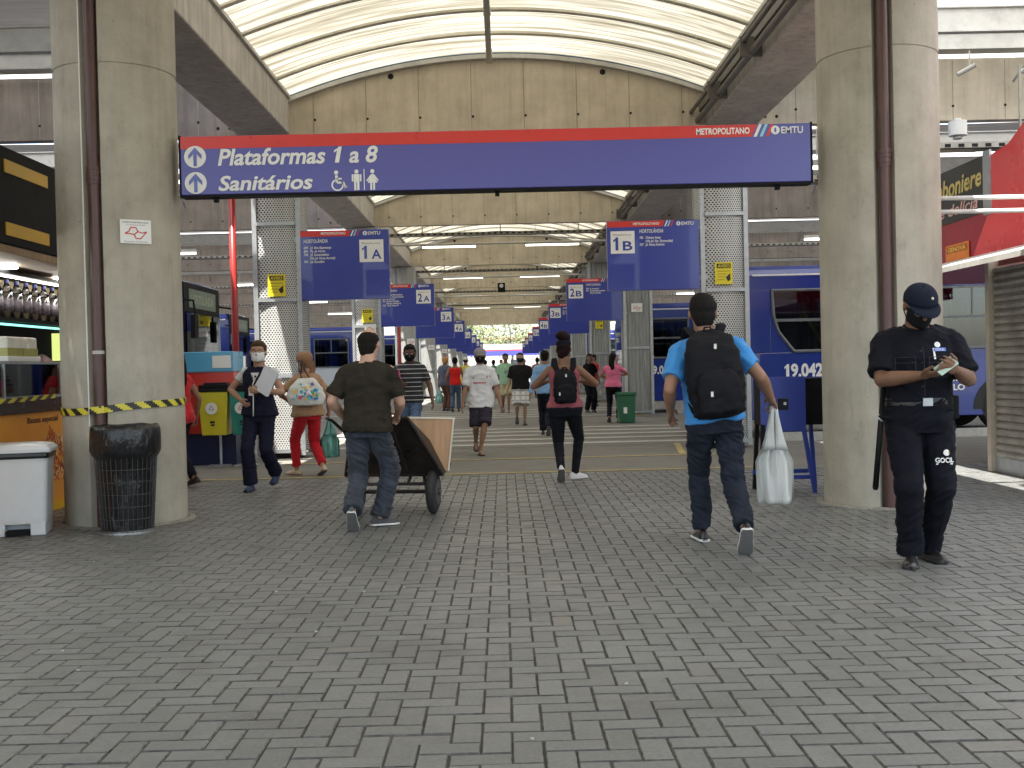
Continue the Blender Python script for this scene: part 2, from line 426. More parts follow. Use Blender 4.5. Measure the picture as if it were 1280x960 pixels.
    for sd, nm in ((-1, 'L'), (1, 'R')):
        S, E, W = J['sh' + nm], J['el' + nm], J['wr' + nm]
        g = 1.0 if sex == 'm' else .86
        b.chain([S, S.lerp(E, .45), E, E.lerp(W, .28), E.lerp(W, .7), W], [.052 * k * bb * g, .050 * k * bb * g, .040 * k * bb * g, .044 * k * bb * g, .033 * k * bb * g, .026 * k * g])
        fd = (W - E); hd = V(palmL if nm == 'L' else palmR)
        hand(b, W, fd, hd, sd, k * (1 if sex == 'm' else .92), curlL if nm == 'L' else curlR)
        hpj, kn, an = J['hp' + nm], J['kn' + nm], J['an' + nm]
        b.chain([hpj, hpj.lerp(kn, .5), kn, kn.lerp(an, .3), kn.lerp(an, .75), an], [.078 * k, .072 * k, .050 * k, .054 * k, .036 * k, .032 * k])
        if barefoot:
            f = J['ft' + nm]; u = J['up' + nm]
            b.chain([an - f * .04 * k - u * .045 * k, an + f * .06 * k - u * .035 * k, an + f * .15 * k - u * .055 * k], [.026 * k, .03 * k, .022 * k])
    sk = mat('skin_%.2f' % skin[0], skin, .5, var=.08, vs=14, bump=.25, bs=160, spec=.4)
    put('body', remeshed(b, max(.006, vox * .8), 'body', sk, 2), root)
    # --- head details
    if faceeyes:
        e = MB()
        for sd in (-1, 1):
            e.sph(hc + Rh @ V((sd * .032 * k, .078 * k, 0)), .0135 * k, 0)
            e.sph(hc + Rh @ V((sd * .032 * k, .0865 * k, -.001 * k)), .0065 * k, 1)
        e.build('eyes', [mat('eye_white', (.6, .58, .55), .3), mat('iris', (.02, .012, .01), .2)], root, True, world=False)
        e = MB()
        for sd in (-1, 1):
            e.chain([hc + Rh @ V((sd * .014 * k, .089 * k, .024 * k)), hc + Rh @ V((sd * .034 * k, .087 * k, .030 * k)), hc + Rh @ V((sd * .052 * k, .073 * k, .024 * k))], [.004 * k, .0045 * k, .003 * k], n=6)
        e.build('eyebrows', mat('brow', (.02, .014, .01), .8), root, True, world=False)
    if hair:
        st, hcol = hair; h = MB()
        if cap:
            h.sph(hc + Rh @ V((0, -.028 * k, .006 * k)), (.080 * k, .076 * k, .040 * k), rot=Rh, n=18, m=12); h.sph(hc + Rh @ V((0, -.045 * k, -.02 * k)), (.070 * k, .058 * k, .05 * k), rot=Rh, n=18, m=12)
        elif st != 'bald':
            h.sph(hc + Rh @ V((0, -.018 * k, .036 * k)), (.083 * k, .092 * k, .092 * k), rot=Rh, n=20, m=14)
            h.sph(hc + Rh @ V((0, -.045 * k, -.015 * k)), (.072 * k, .06 * k, .07 * k), rot=Rh, n=18, m=12)
            h.sph(hc + Rh @ V((0, .03 * k, .082 * k)), (.062 * k, .055 * k, .036 * k), rot=Rh)
            h.sph(hc + Rh @ V((0, -.052 * k, -.052 * k)), (.060 * k, .042 * k, .048 * k), rot=Rh, n=18, m=12)
        if st == 'bald':   # hair round the sides and back, crown bare
            h.sph(hc + Rh @ V((0, -.026 * k, .026 * k)), (.084 * k, .088 * k, .071 * k), rot=Rh, n=18, m=12)
            h.sph(hc + Rh @ V((0, -.044 * k, -.03 * k)), (.072 * k, .062 * k, .060 * k), rot=Rh, n=18, m=12)
            h.sph(hc + Rh @ V((0, -.050 * k, -.060 * k)), (.064 * k, .046 * k, .052 * k), rot=Rh, n=18, m=12)
            h.sph(hc + Rh @ V((0, -.012 * k, .030 * k)), (.084 * k, .082 * k, .046 * k), rot=Rh, n=18, m=12)
        if st == 'bun':
            h.sph(hc + Rh @ V((0, -.035 * k, .15 * k)), (.078 * k, .072 * k, .062 * k), rot=Rh)
            h.sph(hc + Rh @ V((0, -.03 * k, .105 * k)), (.06 * k, .06 * k, .03 * k), rot=Rh)
        if st == 'long':
            h.chain([hc + Rh @ V((0, -.05 * k, .0)), hc + Rh @ V((0, -.085 * k, -.12 * k)), hc + V((0, -.10 * k, -.27 * k)), hc + V((0, -.10 * k, -.38 * k))], [.078 * k, .075 * k, .062 * k, .035 * k])
        if st == 'tail':
            h.sph(hc + Rh @ V((0, -.10 * k, .01 * k)), (.035 * k, .04 * k, .05 * k), rot=Rh)
        if st == 'side':
            h.chain([hc + Rh @ V((.03 * k, -.05 * k, -.02 * k)), hc + Rh @ V((.05 * k, -.07 * k, -.11 * k)), hc + V((.05 * k, -.085 * k, -.20 * k))], [.07 * k, .062 * k, .035 * k])
        hm = mat('hair_%.3f_%.3f' % (hcol[0], hcol[2]), hcol, .75, var=.45, vs=40, bump=.9, bs=90, stretch=(3, 3, .7), spec=.12)
        put('hair', remeshed(h, max(.006, vox), 'hair', hm, 1, amp=.003 if st != 'bun' else .007), root)
    if mask:
        q = MB(); nu, nv = 13, 8; g = []
        for j in range(nv):
            z = -.100 + .098 * j / (nv - 1)
            for i in range(nu):
                a = R(-82 + 164 * i / (nu - 1)); bul = 1.0 + .12 * math.cos(a) ** 3
                rz = math.sqrt(max(.15, 1 - ((z + .042) / .085) ** 2 * .5))
                g.append(hc + Rh @ V((math.sin(a) * .071 * k * rz * (1 if z > -.09 else .8), (.012 + math.cos(a) * .088 * bul * rz) * k, z * k)))
        q.add(g, [(j * nu + i, j * nu + i + 1, (j + 1) * nu + i + 1, (j + 1) * nu + i) for j in range(nv - 1) for i in range(nu - 1)])
        for sd in (-1, 1):
            q.cyl(hc + Rh @ V((sd * .070 * k, .03 * k, -.01 * k)), hc + Rh @ V((sd * .081 * k, -.012 * k, .012 * k)), .0016, n=5)
            q.cyl(hc + Rh @ V((sd * .062 * k, .03 * k, -.08 * k)), hc + Rh @ V((sd * .080 * k, -.012 * k, -.03 * k)), .0016, n=5)
        mo = q.build('face_mask', mat('mask_%.2f' % mask[0], mask, .9, var=.1, vs=30, bump=.4, bs=50, spec=.12), root, True, world=False)
        sm = mo.modifiers.new('t', 'SOLIDIFY'); sm.thickness = .003; sm.offset = 1
    if cap:
        q = MB(); top_r = (.087 * k, .101 * k, .086 * k); c0 = hc + Rh @ V((0, -.006 * k, .032 * k)); n = 24; rr = []
        for j in range(9):
            ph = R(90 * j / 8 * .97); zz = math.sin(ph) * top_r[2]; s_ = math.cos(ph) ** .8
            rr.append([c0 + Rh @ V((math.cos(2 * math.pi * i / n) * top_r[0] * s_, math.sin(2 * math.pi * i / n) * top_r[1] * s_, zz)) for i in range(n)])
        q.loft(rr)
        br = []
        for t in (0, 1):
            for i in range(13):
                a = R(20 + 140 * i / 12); ex = (.004 if t == 0 else .088 * math.sin((a)) ** .9) * k
                br.append(c0 + Rh @ V((math.cos(a) * (top_r[0] - .002 + ex * .15), math.sin(a) * (top_r[1] - .002) + ex, (.004 - t * .012 * math.sin(a)) * k)))
        q.add(br, [(i, i + 1, 14 + i, 13 + i) for i in range(12)])
        q.sph(c0 + Rh @ V((0, 0, top_r[2])), .008 * k)
        co = q.build('cap', mat('cap_%.2f_%.2f' % (cap[0], cap[2]), cap, .9, var=.1, bump=.5, bs=220, spec=.12), root, True, world=False)
        sm = co.modifiers.new('t', 'SOLIDIFY'); sm.thickness = .004; sm.offset = 1
    # --- clothes
    if top:
        t = MB(); hem = top.get('hem', -.10); e = top.get('e', .016); torso(t, e, hem, top.get('neck', .535), top.get('ex', 0), top.get('flare', .04))
        sl = top.get('sleeve', .62); sr = top.get('sr', 1.0)
        for sd, nm in ((-1, 'L'), (1, 'R')):
            S, E, W = J['sh' + nm], J['el' + nm], J['wr' + nm]; g = 1.0 if sex == 'm' else .86
            if sl <= 0: continue
            t.sph(S + V((0, 0, -.004)), .064 * k * bb * g); t.sph(V(Nk) + V((sd * .055 * k, -.012, -.012 * k)), .052 * k)
            t.cyl(V(Nk) + (S - Nk) * .35 + V((0, 0, .012)), S, .052 * k, .060 * k * bb * g)
            if sl <= 1: t.cyl(S, S.lerp(E, sl), .064 * k * bb * g * sr, .066 * k * bb * g * sr)
            else: t.chain([S, E, E.lerp(W, min(.96, sl - 1))], [.064 * k * bb * g * sr, .054 * k * bb * g * sr, .042 * k * sr], ends=(True, False))
        put(top.get('name', 'shirt'), remeshed(t, vox, 'shirt', top['m'], 3, top.get('amp', .006)), root)
        if top.get('collar'):
            c = MB(); cr = []
            for zz, rr_ in ((-.03, .082), (.0, .072), (.026, .066), (.03, .070), (-.002, .085), (-.03, .094)):
                cr.append(sring(Nk + sp * (zz + .015) * k, rr_ * k, rr_ * .95 * k, tilt, 2, 20))
            c.loft(cr, cap=False); c.build('collar', top['m'], root, True, world=False)
    if pants:
        t = MB(); torso(t, pants.get('e', .010), -.11, pants.get('waist', .10))
        w = pants.get('w', (.092, .072, .064)); ln = pants.get('len', .97)
        for nm in 'LR':
            A, Kn, An = J['hp' + nm], J['kn' + nm], J['an' + nm]; A = A + V((0, 0, -.02)); w0 = w[0] * build ** .6
            if ln <= .5:
                t.chain([A, A.lerp(Kn, ln * 2)], [w0 * k, w[1] * k * 1.15], ends=(True, False))
            else:
                z = Kn.lerp(An, (ln - .5) * 2 * (1.03 if not barefoot else .93))
                t.chain([A, A.lerp(Kn, .5), Kn, Kn.lerp(z, .5), z], [w0 * k, (w0 * .56 + w[1] * .44) * k * .98, w[1] * k, (w[1] + w[2]) / 2 * k, w[2] * k], ends=(True, False))
        put(pants.get('name', 'trousers'), remeshed(t, vox, 'trousers', pants['m'], 3, pants.get('amp', .007), 'leg'), root)
    if shoes:
        for nm in 'LR':
            o = MB(); shoe(o, J['an' + nm], J['ft' + nm], J['up' + nm], k)
            so = o.build('shoe', shoes[0], root, True, world=False)
            o = MB(); shoe(o, J['an' + nm], J['ft' + nm], J['up' + nm], k, part='sole')
            oo = o.build('sole', [shoes[1], SOLE_G], so, True, world=False); u_ = J['up' + nm]
            for pg in oo.data.polygons:
                if (pg.center - (J['an' + nm] - u_ * .075 * k)).dot(u_) < .006 * k: pg.material_index = 1
    if barefoot:
        for nm in 'LR':
            o = MB(); f, u, an = J['ft' + nm], J['up' + nm], J['an' + nm]; base = an - u * .075 * k; s_ = f.cross(u)
            st = [(-.07, .03), (-.04, .036), (.04, .034), (.1, .044), (.15, .044), (.185, .02)]
            o.loft([[base + f * t * k + s_ * w * k, base + f * t * k - s_ * w * k, base + f * t * k - s_ * w * k + u * .014, base + f * t * k + s_ * w * k + u * .014] for t, w in st])
            o.tube([base + f * .13 * k + u * .012, base + f * .11 * k + u * .05 * k, base + f * .05 * k + s_ * .036 * k + u * .02], .006, 6)
            o.tube([base + f * .13 * k + u * .012, base + f * .11 * k + u * .05 * k, base + f * .05 * k - s_ * .036 * k + u * .02], .006, 6)
            o.build('flip_flop', mat('rubber_dark', (.03, .025, .03), .7), root, world=False)
    root.rotation_euler = (0, 0, R(rot))
    return root, J
def held(name, label, cat, J, loc, group=None):        # a thing carried by a person, given in that person's own frame
    w = J['M'] @ V(loc); return thing(name, label, cat, w, group)
from mathutils.bvhtree import BVHTree
def drape(mb, root, part, y0):          # lay flat trim on to the front of a garment
    o = [c for c in root.children if c.name.split('.')[0] == part][0]
    bv = BVHTree.FromPolygons([v.co for v in o.data.vertices], [tuple(p.vertices) for p in o.data.polygons])
    for i, v in enumerate(mb.v):
        h = bv.ray_cast(V((v.x, 1.0, v.z)), V((0, -1, 0)))
        if h[0] is not None: mb.v[i] = V((v.x, h[0].y + (v.y - y0) + .003, v.z))
    return mb
def worn(mb, name, m, root, J, smooth=True, vox=None, amp=0.0, bevel=0):     # worn pieces are in the person's own frame
    if vox: return put(name, remeshed(mb, vox, name, m, 3, amp), root)
    return mb.build(name, m, root, smooth, bevel, world=False)
# ------------------------------------------------------------------ materials of the place
M_conc = concrete('concrete_pale', (.56, .495, .385), .30, (.20, .165, .12), blot=.3)
M_beam = concrete('concrete_beam', (.56, .525, .48), .4, (.14, .12, .10), blot=.35)
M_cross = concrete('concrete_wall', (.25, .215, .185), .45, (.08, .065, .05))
M_col = concrete('concrete_column', (.43, .40, .335), .20, (.12, .10, .07), blot=.35)
M_dark = mat('black_hole', (.012, .011, .010), .9, var=0)
M_steel = mat('galvanised_steel', (.42, .44, .46), .42, .7, var=.12, vs=9)
M_lsteel = mat('painted_steel', (.52, .51, .47), .5, 0, var=.08, vs=7, dirt_amt=.3)
M_white = mat('white_paint', (.78, .78, .76), .45, var=.03)
M_blue = mat('sign_blue', (.022, .042, .32), .28, var=.0, vs=2, spec=.6, coat=.35)
M_red = mat('sign_red', (.62, .028, .02), .3, var=.04, spec=.5)
M_yel = mat('sign_yellow', (.75, .62, .02), .45, var=.03)
M_ink = mat('black_ink', (.015, .015, .015), .5, var=0)
M_black = mat('black_paint', (.008, .008, .009), .55, var=.2, spec=.12)
M_pipe = mat('downpipe_maroon', (.085, .040, .036), .35, var=.15, vs=5, dirt_amt=.2)
M_hyd = mat('hydrant_red', (.30, .018, .016), .35, var=.06)
M_plate = mat('plate_white', (.82, .82, .80), .35, var=.02)

# ------------------------------------------------------------------ ground
def asphalt():
    m, nt, out = nodes('ground'); b = nt.nodes.new('ShaderNodeBsdfPrincipled'); L(nt, b.outputs[0], out.inputs[0])
    v = coords(nt)
    c = ramp(nt, noise_n(nt, v, .6, 6, .6), [(.3, (.115, .110, .098)), (.7, (.165, .158, .142))])
    d = ramp(nt, noise_n(nt, v, 2.7, 7, .75), [(.55, 0.0), (.72, 1.0)])
    c = mixc(nt, math_n(nt, 'MULTIPLY', d, .45), c, (.06, .055, .05))
    sp = ramp(nt, noise_n(nt, v, 130, 2, .5), [(.35, .8), (.65, 1.2)])
    c = mixc(nt, 1.0, c, sp, 'MULTIPLY'); L(nt, c, b.inputs['Base Color']); b.inputs['Roughness'].default_value = .72
    bn = nt.nodes.new('ShaderNodeBump'); bn.inputs['Strength'].default_value = .4; bn.inputs['Distance'].default_value = .004
    L(nt, noise_n(nt, v, 90, 3, .7), bn.inputs['Height']); L(nt, bn.outputs[0], b.inputs['Normal'])
    return m
g = MB(); g.quad((-600, -300, -.012), (600, -300, -.012), (600, 900, -.012), (-600, 900, -.012))
struct(g.build('ground', asphalt()))

def paver_mat():
    m, nt, out = nodes('paver'); b = nt.nodes.new('ShaderNodeBsdfPrincipled'); L(nt, b.outputs[0], out.inputs[0])
    v = coords(nt); at_ = nt.nodes.new('ShaderNodeAttribute'); at_.attribute_name = 'tint'
    base = ramp(nt, at_.outputs['Fac'], [(0, (.146, .151, .148)), (.5, (.161, .167, .163)), (.97, (.175, .181, .177)), (1, (.178, .172, .162))])
    big = ramp(nt, noise_n(nt, v, .55, 5, .6), [(.3, .80), (.7, 1.12)])
    c = mixc(nt, 1.0, base, big, 'MULTIPLY')
    fine = ramp(nt, noise_n(nt, v, 55, 5, .7), [(.25, .75), (.75, 1.25)]); c = mixc(nt, 1.0, c, fine, 'MULTIPLY')
    d = ramp(nt, noise_n(nt, v, 4.5, 8, .75), [(.56, 0.0), (.75, 1.0)]); c = mixc(nt, math_n(nt, 'MULTIPLY', d, .38), c, (.06, .055, .045))
    w = ramp(nt, noise_n(nt, v, 9, 7, .8), [(.66, 0.0), (.76, 1.0)]); c = mixc(nt, math_n(nt, 'MULTIPLY', w, .22), c, (.30, .29, .26))
    o2 = ramp(nt, noise_n(nt, v, 1.3, 6, .7), [(.54, 0.0), (.68, 1.0)]); c = mixc(nt, math_n(nt, 'MULTIPLY', o2, .40), c, (.075, .070, .060))
    vo = nt.nodes.new('ShaderNodeTexVoronoi'); vo.inputs['Scale'].default_value = 3.2; L(nt, v, vo.inputs['Vector'])
    gum = math_n(nt, 'LESS_THAN', vo.outputs['Distance'], .045); sc_ = nt.nodes.new('ShaderNodeSeparateColor'); L(nt, vo.outputs['Color'], sc_.inputs[0])
    gum = math_n(nt, 'MULTIPLY', gum, math_n(nt, 'GREATER_THAN', sc_.outputs[0], .45)); c = mixc(nt, math_n(nt, 'MULTIPLY', gum, .6), c, (.05, .047, .042))
    L(nt, c, b.inputs['Base Color'])
    L(nt, ramp(nt, noise_n(nt, v, 3.5, 5, .6), [(.3, .38), (.7, .6)]), b.inputs['Roughness']); b.inputs['Specular IOR Level'].default_value = .5
    bn = nt.nodes.new('ShaderNodeBump'); bn.inputs['Strength'].default_value = .55; bn.inputs['Distance'].default_value = .003
    L(nt, noise_n(nt, v, 70, 6, .75), bn.inputs['Height']); L(nt, bn.outputs[0], b.inputs['Normal'])
    return m
def pavers():
    W = .11; X0, X1, Y0, Y1 = -7.2, 7.4, 1.6, 13.9
    rnd = random.Random(3); vs = []; fs = []; tint = []; mis = []; mis = []
    gap = .0026; gy = .0031; bev = .0045
    for j in range(int(Y0 / W), int(Y1 / W)):
        for i in range(int(X0 / W), int(X1 / W)):
            q = (i + j) % 4
            if q == 0: w, h = 2, 1
            elif q == 2: w, h = 1, 2
            else: continue
            x0 = i * W + gap + rnd.uniform(-.0012, .0012) ; y0 = j * W + gy + rnd.uniform(-.0012, .0012)
            x1 = x0 + w * W - 2 * gap; y1 = y0 + h * W - 2 * gy
            if math.hypot(x0 + .11 - 3.52, y0 + .11 - 10.4) < .38 or math.hypot(x0 + .11 + 3.52, y0 + .11 - 10.4) < .38: continue
            t = rnd.random(); z = rnd.uniform(-.0018, .0008) - (.004 if rnd.random() < .02 else 0); tx = rnd.uniform(-.005, .005); ty = rnd.uniform(-.005, .005)
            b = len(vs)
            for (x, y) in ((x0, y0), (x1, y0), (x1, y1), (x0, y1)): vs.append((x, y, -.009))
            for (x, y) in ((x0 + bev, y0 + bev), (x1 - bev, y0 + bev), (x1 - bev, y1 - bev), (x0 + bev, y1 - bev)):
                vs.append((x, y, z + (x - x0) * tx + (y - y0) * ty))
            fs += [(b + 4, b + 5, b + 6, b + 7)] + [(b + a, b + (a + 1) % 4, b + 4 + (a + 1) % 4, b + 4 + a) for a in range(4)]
            tint += [t] * 8; mis += [0, 2, 1, 2, 1]  # x-side bevels mix chips with painted edge highlights; y-side darkened against sky light
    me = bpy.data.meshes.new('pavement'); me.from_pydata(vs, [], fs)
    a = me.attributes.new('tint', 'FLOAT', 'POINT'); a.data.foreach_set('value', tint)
    me.materials.append(paver_mat()); me.materials.append(mat('paver_chip_highlight_edge', (.15, .147, .136), .9, var=.75, vs=22, spec=.15)); me.materials.append(mat('paver_joint_edge', (.098, .097, .090), .95, var=.5, vs=20, spec=.05)); me.polygons.foreach_set('material_index', mis); me.update()
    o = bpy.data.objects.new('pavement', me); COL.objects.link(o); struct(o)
    g = MB(); g.quad((X0, Y0, -.007), (X1, Y0, -.007), (X1, Y1, -.007), (X0, Y1, -.007))
    j = g.build('pavement_joints', mat('joint_sand', (.058, .055, .048), .95, var=.45, vs=3)); struct(j)
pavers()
# smooth concrete aprons, lanes and painted lines
def sheet(name, x0, x1, y0, y1, z, m):
    g = MB(); g.quad((x0, y0, z), (x1, y0, z), (x1, y1, z), (x0, y1, z)); return struct(g.build(name, m))
M_apron = concrete('apron', (.175, .168, .148), .12, (.08, .07, .06), .3, .35)
M_lane = concrete('bus_lane', (.20, .19, .168), .12, (.07, .065, .06), .3, .5)
M_line_y = mat('line_yellow', (.42, .33, .13), .8, var=.25, vs=14, dirt=(.17, .16, .14), dirt_amt=.9)
M_line_w = mat('line_white', (.43, .42, .385), .7, var=.12, vs=8, dirt=(.2, .19, .17), dirt_amt=.6)
NB = 8
BAY = [17.3 + 11.2 * i for i in range(NB)]
sheet('platform_floor', -40, 40, 13.9, 18.6, -.004, M_apron)
for i in range(NB):
    y0 = 18.7 + 11.2 * i
    sheet('bus_lane', -60, 60, y0, y0 + 6.8, -.006, M_lane)
    sheet('platform_floor', -40, 40, y0 + 6.8, y0 + 11.1, -.004, M_apron)
for y in (14.05, 16.2):
    sheet('yellow_line', -3.2 if y > 15 else -4.4, 3.3, y, y + .12, .002, M_line_y)
g = MB()
for x in (2.55, 2.85): g.quad((x, 16.4, .003), (x + .1, 16.4, .003), (x + .1 + .25, 18.6, .003), (x + .25, 18.6, .003))
struct(g.build('yellow_line', M_line_y))
g = MB(); rnd = random.Random(5)
for i in range(NB):
    for kk in range(5):
        y = 19.1 + 11.2 * i + kk * 1.22 - (.0 if i == 0 else .6)
        g.quad((-3.6, y, .002), (3.6, y, .002), (3.6, y + .36, .002), (-3.6, y + .36, .002))
struct(g.build('crossing_marking', M_line_w))
# kerbs along the bus lanes outside the crossing
g = MB()
for i in range(NB):
    for s in (-1, 1):
        for y in (18.6, 25.5): g.bx(s * 4.4, s * 40, y + 11.2 * i, y + 11.2 * i + .15, -.01, .13)
struct(g.build('kerb', M_line_w))
for s in (-1, 1): pass

# ------------------------------------------------------------------ terminal roof
Z0, ZB = 4.98, 5.55
def arc(x): return 5.50 + .60 * (1 - (x / 3.2) ** 2)
def vault_mat():
    m, nt, out = nodes('translucent_sheet')
    v = coords(nt, (.35, 6.0, 1)); v2 = coords(nt, (.5, 1.3, 1))
    c = ramp(nt, noise_n(nt, v, 1.4, 5, .6), [(.3, (.12, .10, .062)), (.45, (.24, .22, .165)), (.58, (.36, .34, .275)), (.75, (.42, .40, .34))])
    st = ramp(nt, noise_n(nt, v, 3.1, 6, .7), [(.55, 0.0), (.70, 1.0)])
    md = ramp(nt, noise_n(nt, v2, 1.0, 3, .5), [(.35, 0.0), (.65, 1.0)])
    # moss and dust gather towards the springing of the vault
    tc = nt.nodes.new('ShaderNodeTexCoord'); sx = nt.nodes.new('ShaderNodeSeparateXYZ'); L(nt, tc.outputs['Object'], sx.inputs[0])
    ed = ramp(nt, math_n(nt, 'DIVIDE', math_n(nt, 'ABSOLUTE', sx.outputs[0]), 3.2), [(.25, .25), (.95, 1.0)])
    f = math_n(nt, 'MULTIPLY', math_n(nt, 'MULTIPLY', st, math_n(nt, 'ADD', md, .35)), ed)
    c = mixc(nt, math_n(nt, 'MULTIPLY', f, .9), c, (.13, .095, .04))
    ln = math_n(nt, 'LESS_THAN', math_n(nt, 'FRACT', math_n(nt, 'MULTIPLY', sx.outputs[1], 2.8)), .085)      # grimy sheet overlaps, also painting in the missing corrugation shade
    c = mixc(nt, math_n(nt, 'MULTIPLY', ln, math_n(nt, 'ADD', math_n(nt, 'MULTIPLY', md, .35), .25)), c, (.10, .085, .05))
    t = nt.nodes.new('ShaderNodeBsdfTranslucent'); d = nt.nodes.new('ShaderNodeBsdfDiffuse'); mx = nt.nodes.new('ShaderNodeMixShader')
    L(nt, c, t.inputs[0]); L(nt, c, d.inputs[0]); mx.inputs[0].default_value = .42
    L(nt, t.outputs[0], mx.inputs[1]); L(nt, d.outputs[0], mx.inputs[2]); L(nt, mx.outputs[0], out.inputs[0]); return m
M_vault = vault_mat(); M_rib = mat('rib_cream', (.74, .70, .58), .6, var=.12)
roof = thing('terminal_roof', 'long barrel vaulted terminal roof of translucent sheets on concrete beams and arched gable walls', 'roof', (0, 17.3, 4.98))
bays = [-5.1, 6.1] + BAY
NX = 28
def vault(y0, y1):
    g = MB(); step = .178; n = max(2, int((y1 - y0) / step)); vs = []; fs = []
    for j in range(n + 1):
        y = y0 + (y1 - y0) * j / n; dz = .012 if j % 2 else -.012
        for i in range(NX + 1):
            x = -3.35 + 6.7 * i / NX; vs.append((x, y, arc(x) + .08 + dz))
    for j in range(n):
        for i in range(NX): a = j * (NX + 1) + i; fs.append((a, a + 1, a + NX + 2, a + NX + 1))
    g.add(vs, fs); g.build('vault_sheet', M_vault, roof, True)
def arcbar(g, y, w, dz0, dz1, x0=-3.25, x1=3.25, mi=0):
    r = []
    for i in range(NX + 1):
        x = x0 + (x1 - x0) * i / NX; z = arc(x)
        r.append([V((x, y - w / 2, z + dz0)), V((x, y + w / 2, z + dz0)), V((x, y + w / 2, z + dz1)), V((x, y - w / 2, z + dz1))])
    g.loft(r, mi)
for bi, yg in enumerate(bays):
    y1 = yg; y0 = yg - 11.2
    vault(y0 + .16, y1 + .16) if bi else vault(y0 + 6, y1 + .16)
    if bi >= 1:
        for k_ in range(1, 11):
            yy = yg - .02 - k_ * 1.07
            if bi == 1 and k_ > 5: break
            g = MB(); arcbar(g, yy, .10, .03, .06); g.build('roof_rib', M_rib, roof)
    # arched concrete gable wall with its board joints and bolt holes
    g = MB(); n = 24; lo = []; hi = []
    pts = [(-3.2, Z0), (3.2, Z0)] + [(3.2 - 6.4 * i / n, arc(3.2 - 6.4 * i / n) - .03) for i in range(n + 1)]
    g.prism(pts, (0, yg + .22, 0), (1, 0, 0), (0, 0, 1), .22, 0)
    if bi >= 1:
        for i in range(8):
            x = -2.83 + .81 * i
            g.bx(x - .006, x + .006, yg - .0035, yg + .01, Z0 + .01, arc(x) - .06, 1)
            g.cyl((x + .02, yg - .004, 5.2), (x + .02, yg + .01, 5.2), .020, n=10, mi=2)
        for x in (-1.63, 1.63): g.cyl((x, yg - .005, 5.84), (x, yg + .01, 5.84), .045, n=14, mi=2)
    g.build('gable_wall', [M_conc, mat('joint_line', (.32, .28, .21), .9, var=.2), M_dark], roof)
    g = MB(); arcbar(g, yg - .05, .10, -.035, .035); arcbar(g, yg - .09, .02, .03, .05, mi=1)
    g.build('gable_trim', [M_lsteel, mat('blue_gasket', (.06, .14, .25), .5)], roof)
for s in (-1, 1):
    g = MB(); g.bx(s * 3.2, s * 4.0, -10.4, BAY[-1] + .4, Z0, ZB - .03)
    g.build('roof_beam', M_beam, roof, bevel=.02)
    # gutter edge on the beam
    g = MB(); g.bx(s * 3.16, s * 3.3, -10.4, BAY[-1], ZB - .03, ZB + .02); g.build('beam_flashing', M_lsteel, roof)
# right beam: conduits and a pipe run along its inner face
g = MB()
g.cyl((3.08, -8, 5.06), (3.08, 95, 5.06), .045, n=10); g.cyl((2.98, -8, 5.19), (2.98, 95, 5.19), .03, n=8); g.bx(3.10, 3.19, -8, 95, 5.2, 5.36)
for i in range(43): g.bx(2.93, 3.2, 3 + i * 2.1, 3.05 + i * 2.1, 5.0, 5.24)
tag(g.build('conduit_run', mat('conduit_grey', (.15, .14, .125), .55, .2, var=.2)), 'grey conduits and tray running along the inner face of the right roof beam', 'conduit')
g = MB(); g.bx(-.15, -.07, -6, 17.2, 5.98, 6.06)
for i in range(9): g.bx(-.16, -.06, 1 + i * 2, 1.05 + i * 2, 6.04, arc(0) + .05)
tag(g.build('crown_conduit', M_lsteel), 'thin metal conduit hanging along the crown of the nearest roof vault', 'conduit')
